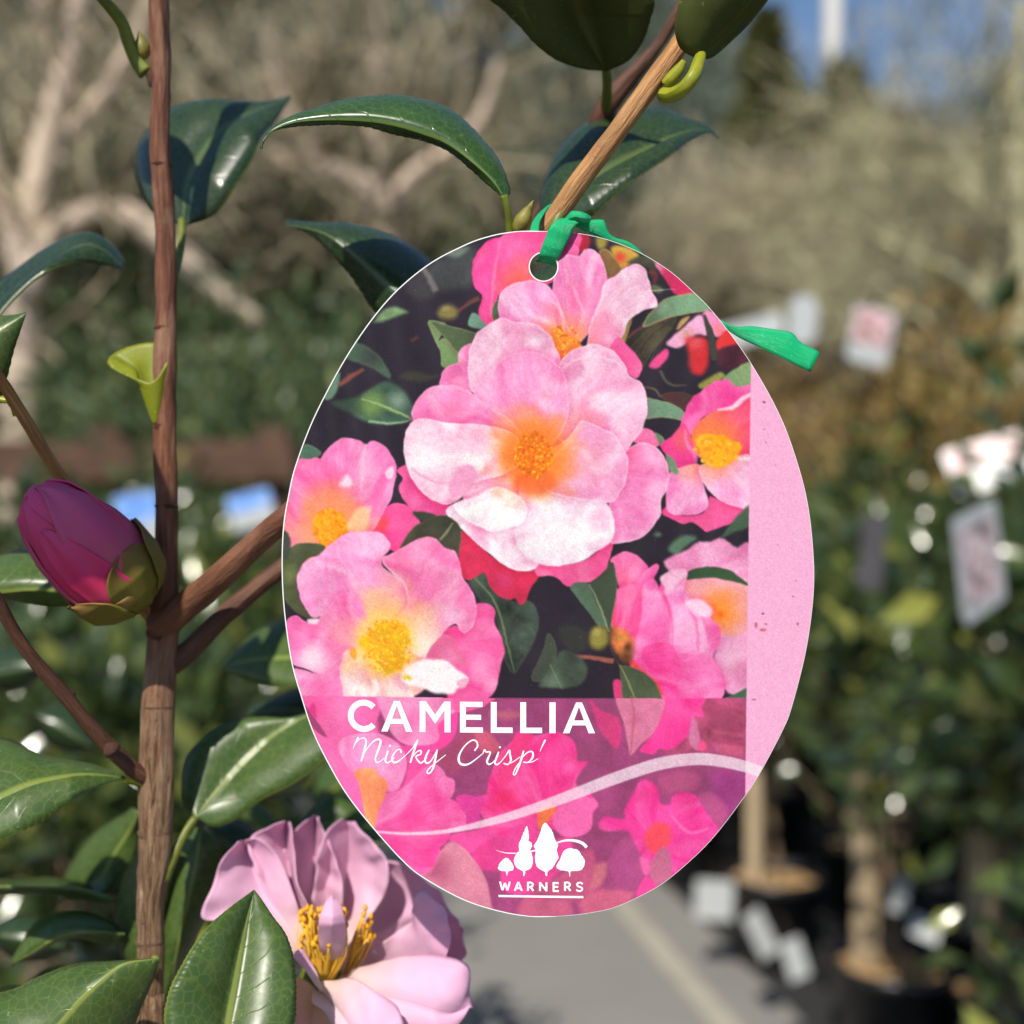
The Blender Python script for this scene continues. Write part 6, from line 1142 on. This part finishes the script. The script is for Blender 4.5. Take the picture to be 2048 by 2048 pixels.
cxm, cym = (PXs[:-1, :-1] + PXs[1:, 1:]) / 2, (PYs[:-1, :-1] + PYs[1:, 1:]) / 2
quads = quads[(np.hypot(cxm - HOLE[0], cym - HOLE[1]) > HOLE[2] + 1.0).ravel()]
me = bpy.data.meshes.new('printed_face'); me.vertices.add(NR * NC); me.vertices.foreach_set('co', co.ravel().astype(np.float32))
me.loops.add(len(quads) * 4); me.loops.foreach_set('vertex_index', quads.ravel().astype(np.int32))
me.polygons.add(len(quads)); me.polygons.foreach_set('loop_start', (np.arange(len(quads)) * 4).astype(np.int32))
at_ = me.color_attributes.new('print', 'FLOAT_COLOR', 'POINT')
at_.data.foreach_set('color', np.concatenate([CL, np.ones((NR, NC, 1))], -1).ravel().astype(np.float32)); me.update()
M_PRINT, nt, b = newmat('printed_card')
ca = nd(nt, 'ShaderNodeVertexColor'); ca.layer_name = 'print'
ht = nd(nt, 'ShaderNodeTexVoronoi'); ht.inputs['Scale'].default_value = 2600; ht.inputs['Randomness'].default_value = .15; nt.links.new(coords(nt), ht.inputs['Vector'])
c = mixc(nt, .025, ca.outputs[0], mixc(nt, math_(nt, 'MULTIPLY', ht.outputs['Distance'], 1.3), ca.outputs[0], (0.9, 0.85, 0.85)))
c = mixc(nt, 1.0, c, (0.75, 0.745, 0.75), 'MULTIPLY')
nt.links.new(c, b.inputs['Base Color']); b.inputs['Specular IOR Level'].default_value = .10
ns = noise_(nt, coords(nt), 900, 2); nl = noise_(nt, coords(nt, 'Object', (1, 1, .25)), 60, 3)
nt.links.new(math_(nt, 'MULTIPLY_ADD', nl, .2, .2), b.inputs['Roughness']); bump(nt, b, ns, .12, .0002)
link('printed_face', me, M_PRINT, ptag, True, local=True)
# white ring at the cut edge of the hole
V, Fc = [], []
for i, a in enumerate(np.linspace(0, 2 * math.pi, 64, endpoint=False)):
    for r_, up in ((HOLE[2] + .3, .00006), (HOLE[2] + 2.2, .00006)): V.append(tl(HOLE[0] + r_ * math.cos(a), HOLE[1] + r_ * math.sin(a), up))
for i in range(64): j = (i + 1) % 64; Fc.append((2 * i, 2 * j, 2 * j + 1, 2 * i + 1))
link('hole_rim', mesh('hole_rim', V, Fc), M_TAGW, ptag, local=True)
# lettering and emblem as thin white print
M_INK, nt, b = newmat('white_ink'); b.inputs['Base Color'].default_value = (.86, .86, .84, 1); b.inputs['Roughness'].default_value = .4
class Ink:
    def __init__(s): s.V, s.F = [], []
    def poly(s, pts, smooth=0):
        P = catmull(np.array(pts, float), smooth, True) if smooth else np.array(pts, float)
        o = len(s.V); s.V += [tl(x, y, .00009) for x, y in P]; s.F.append(tuple(range(o, o + len(P))))
    def stroke(s, pts, w, n=None, cap=True):
        P = catmull(np.array(pts, float), n or max(12, len(pts) * 8)) if len(pts) > 2 else np.array(pts, float)
        k = len(P); W_ = dl(w, k); T = np.gradient(P, axis=0); T /= np.linalg.norm(T, axis=1)[:, None] + 1e-9; N_ = np.c_[-T[:, 1], T[:, 0]] * W_[:, None] / 2
        o = len(s.V)
        for a_, b_ in zip(P + N_, P - N_): s.V += [tl(*a_, .00009), tl(*b_, .00009)]
        for i in range(k - 1): s.F.append((o + 2 * i, o + 2 * i + 1, o + 2 * i + 3, o + 2 * i + 2))
        if cap:
            for e, ww in ((P[0], W_[0]), (P[-1], W_[-1])): s.dot(e[0], e[1], ww / 2)
    def dot(s, x, y, r):
        o = len(s.V); s.V += [tl(x + r * math.cos(a), y + r * math.sin(a), .000095) for a in np.linspace(0, 6.283, 12, endpoint=False)]; s.F.append(tuple(range(o, o + 12)))
    def done(s, name):
        me = mesh(name, s.V, s.F); bmm = bmesh.new(); bmm.from_mesh(me); bmesh.ops.triangulate(bmm, faces=[f for f in bmm.faces if len(f.verts) > 4]); 
        for f in bmm.faces:
            if f.normal.y > 0: f.normal_flip()
        bmm.to_mesh(me); bmm.free(); return link(name, me, M_INK, ptag, False, local=True)
def tilt(pts, k=.0045): return [(x, y + (x - 660) * k - .5) for x, y in pts]
I = Ink(); t7 = lambda p: tilt(T7(p)); sw = 40 * .295
arc = [(222 + 90 * math.cos(math.radians(a)), 253 + 90 * math.sin(math.radians(a))) for a in range(-42, -322, -12)]
I.stroke(t7(arc), sw, 60, False)
def letA(x0, x1, y0=148, y1=358, w=44, bar=.66):
    xm = (x0 + x1) / 2; yb = y0 + (y1 - y0) * bar
    I.poly(t7([(x0, y1), (xm - w * .46, y0), (xm + 2, y0), (xm + 2, y0 + w * .55), (x0 + w, y1)])); I.poly(t7([(x1, y1), (xm + w * .46, y0), (xm - 2, y0), (xm - 2, y0 + w * .55), (x1 - w, y1)]))
    q0 = x0 + w * .7 + (xm - x0) * (1 - bar) * .75; q1 = x1 - (q0 - x0); I.poly(t7([(q0 - 12, yb + 18), (q0, yb - 16), (q1, yb - 16), (q1 + 12, yb + 18)]))
def rect(x0, x1, y0, y1): I.poly(t7([(x0, y0), (x1, y0), (x1, y1), (x0, y1)]))
letA(342, 556); rect(605, 645, 148, 358); rect(775, 816, 148, 358)
I.poly(t7([(605, 148), (648, 148), (711, 238), (711, 300)])); I.poly(t7([(816, 148), (773, 148), (710, 238), (710, 300)]))
rect(880, 920, 148, 358); rect(920, 1034, 148, 183); rect(920, 1024, 236, 270); rect(920, 1036, 322, 358)
for x in (1090, 1290): rect(x, x + 40, 148, 358); rect(x + 40, x + 148, 321, 358)
rect(1488, 1530, 148, 358); letA(1580, 1798)
I.done('title_lettering')
I = Ink()
def scr(pts, w): I.stroke(t7(pts), [q * .295 for q in w] if isinstance(w, (list, tuple)) else w * .295)
scr([(148, 478), (162, 445), (182, 404)], [3, 8, 13]); scr([(1424, 482), (1440, 445), (1458, 408)], [3, 8, 13])
scr([(172, 435), (195, 412), (222, 405), (238, 425), (230, 475), (215, 530), (204, 562)], [5, 6, 8, 13, 15, 14, 10])
scr([(206, 555), (240, 485), (285, 430), (320, 412), (338, 425), (325, 475), (303, 535), (306, 568), (330, 566), (365, 538)], [5, 6, 7, 8, 13, 15, 14, 10, 7, 5])
scr([(388, 492), (376, 530), (370, 558), (382, 572), (405, 560), (432, 535)], [10, 13, 13, 9, 6, 5]); I.dot(*t7([(402, 455)])[0], 2.3)
scr([(478, 498), (472, 480), (450, 484), (425, 515), (415, 548), (428, 568), (458, 560), (505, 522)], [11, 8, 8, 12, 14, 11, 7, 5])
scr([(508, 520), (555, 470), (592, 410), (578, 450), (556, 520), (542, 565)], [5, 6, 8, 13, 14, 11]); scr([(553, 535), (585, 495), (612, 484), (612, 508), (580, 526), (596, 556), (616, 568), (655, 535)], [5, 6, 9, 10, 9, 12, 9, 5])
scr([(668, 482), (650, 520), (642, 552), (656, 570), (685, 550), (722, 482)], [10, 13, 13, 9, 6, 7]); scr([(724, 480), (712, 540), (698, 600), (676, 636), (656, 636), (664, 612), (710, 570), (782, 512)], [10, 14, 14, 9, 8, 7, 6, 5])
scr([(982, 478), (1000, 448), (990, 415), (958, 412), (912, 450), (876, 510), (874, 556), (900, 577), (950, 566), (1038, 498)], [11, 11, 9, 8, 12, 16, 15, 10, 7, 5])
scr([(1036, 500), (1048, 472), (1056, 488), (1086, 490), (1074, 525), (1064, 556), (1078, 573), (1105, 558), (1138, 520)], [6, 9, 9, 10, 14, 13, 9, 6, 5])
scr([(1142, 490), (1128, 530), (1116, 560), (1132, 574), (1158, 556)], [10, 13, 13, 9, 5]); I.dot(*t7([(1152, 456)])[0], 2.3)
scr([(1156, 558), (1190, 515), (1216, 476), (1220, 505), (1226, 545), (1206, 572), (1180, 566)], [5, 6, 8, 12, 14, 10, 9]); scr([(1205, 572), (1240, 555), (1290, 520)], [6, 6, 5])
scr([(1312, 482), (1296, 540), (1272, 605), (1254, 642), (1243, 634), (1262, 590), (1300, 540)], [10, 14, 14, 9, 8, 7, 6]); scr([(1298, 530), (1340, 490), (1372, 486), (1374, 522), (1345, 556), (1312, 556)], [5, 8, 10, 14, 10, 7]); scr([(1345, 558), (1375, 552), (1410, 532)], [6, 6, 4])
I.done('script_lettering')
I = Ink()
for t in ([(275, 830), (300, 770), (350, 710), (405, 675), (450, 700), (500, 770), (522, 830), (505, 870), (442, 885), (427, 915), (422, 950), (410, 950), (404, 915), (392, 888), (340, 880), (290, 858)],
          [(722, 178), (690, 250), (640, 370), (600, 470), (603, 560), (560, 620), (525, 700), (542, 790), (600, 850), (660, 880), (668, 945), (690, 950), (702, 880), (770, 850), (815, 770), (815, 680), (795, 590), (778, 545), (806, 490), (790, 435), (752, 410), (757, 350), (745, 250)],
          [(1010, 128), (970, 175), (930, 290), (890, 390), (835, 490), (862, 560), (850, 650), (862, 760), (910, 840), (1000, 890), (1014, 950), (1036, 955), (1050, 890), (1120, 830), (1180, 740), (1212, 660), (1190, 560), (1206, 480), (1170, 410), (1140, 330), (1110, 250), (1058, 180)],
          [(1380, 528), (1310, 560), (1260, 640), (1230, 720), (1185, 800), (1210, 850), (1290, 872), (1370, 888), (1382, 960), (1392, 965), (1406, 888), (1480, 882), (1570, 860), (1616, 780), (1622, 710), (1570, 630), (1510, 550), (1450, 538)]):
    P = catmull(np.array(TL(t), float), len(t) * 5, True); P = P + RNG.normal(0, .35, P.shape); I.poly(P)
I.stroke(TL([(248, 558), (330, 585), (420, 602), (545, 605)]), [.5, 1.2, 1.8, 2]); I.stroke(TL([(780, 575), (870, 558)]), 2.6)
I.stroke(TL([(1170, 450), (1290, 412), (1400, 402), (1520, 422), (1600, 460), (1652, 515)]), [2.6, 3.4, 4.6, 5.4, 6, 6.4], cap=False)
def lt(segs, w=30): 
    for q_ in segs: I.stroke(TL(q_), w * .1294, cap=False)
lt([[(308, 1045), (345, 1175)], [(345, 1180), (385, 1065)], [(385, 1065), (425, 1180)], [(425, 1175), (462, 1045)]]); lt([[(538, 1185), (592, 1050)], [(592, 1050), (648, 1185)], [(560, 1145), (626, 1145)]])
for x in (742, 1316): lt([[(x, 1048), (x, 1188)], [(x, 1060), (x + 40, 1058), (x + 72, 1078), (x + 70, 1108), (x + 40, 1126), (x, 1126)], [(x + 40, 1126), (x + 84, 1188)]])
lt([[(928, 1190), (928, 1052)], [(924, 1056), (1032, 1190)], [(1028, 1194), (1028, 1056)]]); lt([[(1138, 1055), (1138, 1195)], [(1128, 1065), (1218, 1067)], [(1138, 1124), (1210, 1126)], [(1128, 1188), (1220, 1190)]])
lt([[(1590, 1082), (1560, 1062), (1520, 1066), (1502, 1092), (1520, 1118), (1560, 1132), (1584, 1156), (1568, 1184), (1530, 1192), (1492, 1172)]], 27)
I.stroke(TL([(285, 1268), (700, 1273), (1150, 1279), (1600, 1285)]), 4.3, 40, cap=False)
I.done('emblem')
# ------------------------------------------------------------------ green ribbon
M_RIB, nt, b = newmat('green_ribbon'); n = noise_(nt, coords(nt, 'UV', (2, 14, 1)), 3, 3); n2 = noise_(nt, coords(nt), 1500, 2)
c = ramp(nt, n, [(0.3, (0.004, 0.40, 0.14)), (0.7, (0.008, 0.58, 0.22))]); c = mixc(nt, math_(nt, 'MULTIPLY', math_(nt, 'GREATER_THAN', n2, .66), .25), c, (.35, .7, .5))
nt.links.new(c, b.inputs['Base Color']); b.inputs['Roughness'].default_value = .36; b.inputs['Specular IOR Level'].default_value = .45; bump(nt, b, n, .5, .0008)
translucent(nt, b, c, .2)
k0 = at(1150, 440, .252)
rib = empty('ribbon', k0); tag(rib, 'bright green plastic ribbon tying the oval tag to the branch', 'ribbon')
TR = Z(1000, 380, .1656)
def rb(A, B, dA, dB, name='ribbon_strip', rid=(.35, .0010), **k):
    A, B = np.array(catmull(np.array(A, float), 40)), np.array(catmull(np.array(B, float), 40)); da, db = dl(dA, 40), dl(dB, 40)
    M_ = A * (1 - rid[0]) + B * rid[0]; dm = (da + db) / 2 - rid[1]
    return loft(name, A, M_, B, da, dm, db, M_RIB, rib, nu=60, nv=5, bulge=.07, thick=.00012, **k)
rb(TR([(420, 850), (455, 850), (500, 700), (560, 550), (605, 450), (680, 362), (800, 335), (900, 300)]), TR([(640, 905), (685, 880), (755, 740), (830, 600), (880, 480), (935, 412), (1040, 380), (1080, 340)]), [.2525, .2492, .2484, .2482, .2478, .2478, .249, .252], [.2525, .2490, .2482, .248, .2476, .2476, .2485, .252], 'hole_loop', (.5, .0006), pucker=.0003)
rb(TR([(780, 345), (830, 290), (870, 256), (960, 262), (1040, 290), (1092, 326)]), TR([(840, 385), (900, 372), (950, 378), (1010, 392), (1050, 392), (1088, 376)]), [.250, .249, .2485, .2485, .249, .2505], [.2488, .2482, .248, .248, .2485, .2505], 'knot', (.5, .0012), pucker=.0006)
rb(TR([(345, 540), (385, 400), (450, 300), (540, 215), (605, 172), (680, 180), (800, 260)]), TR([(462, 540), (480, 400), (520, 310), (570, 230), (620, 200), (690, 230), (800, 330)]), [.2515, .2535, .256, .2595, .263, .264, .259], [.2508, .2525, .255, .259, .263, .264, .259], 'branch_loop', (.5, .0005), pucker=.0004)
rb([(1150, 432), (1179, 441), (1207, 439), (1215, 463), (1232, 476), (1257, 483), (1278, 499), (1310, 535), (1400, 618), (1449, 643), (1472, 653), (1502, 652), (1540, 658), (1589, 667), (1593, 680), (1640, 704)],
   [(1140, 448), (1155, 455), (1174, 464), (1199, 474), (1224, 487), (1248, 497), (1275, 512), (1298, 548), (1385, 624), (1440, 649), (1476, 673), (1508, 689), (1552, 711), (1590, 730), (1606, 737), (1621, 744)],
   [.2525, .2535, .2545, .2548, .255, .255, .255, .2545, .253, .2528, .2525, .2525], [.252, .253, .254, .2543, .2545, .2545, .2545, .2538, .2528, .2515, .251, .251], 'loose_end', (.3, .0007), pucker=.0003)
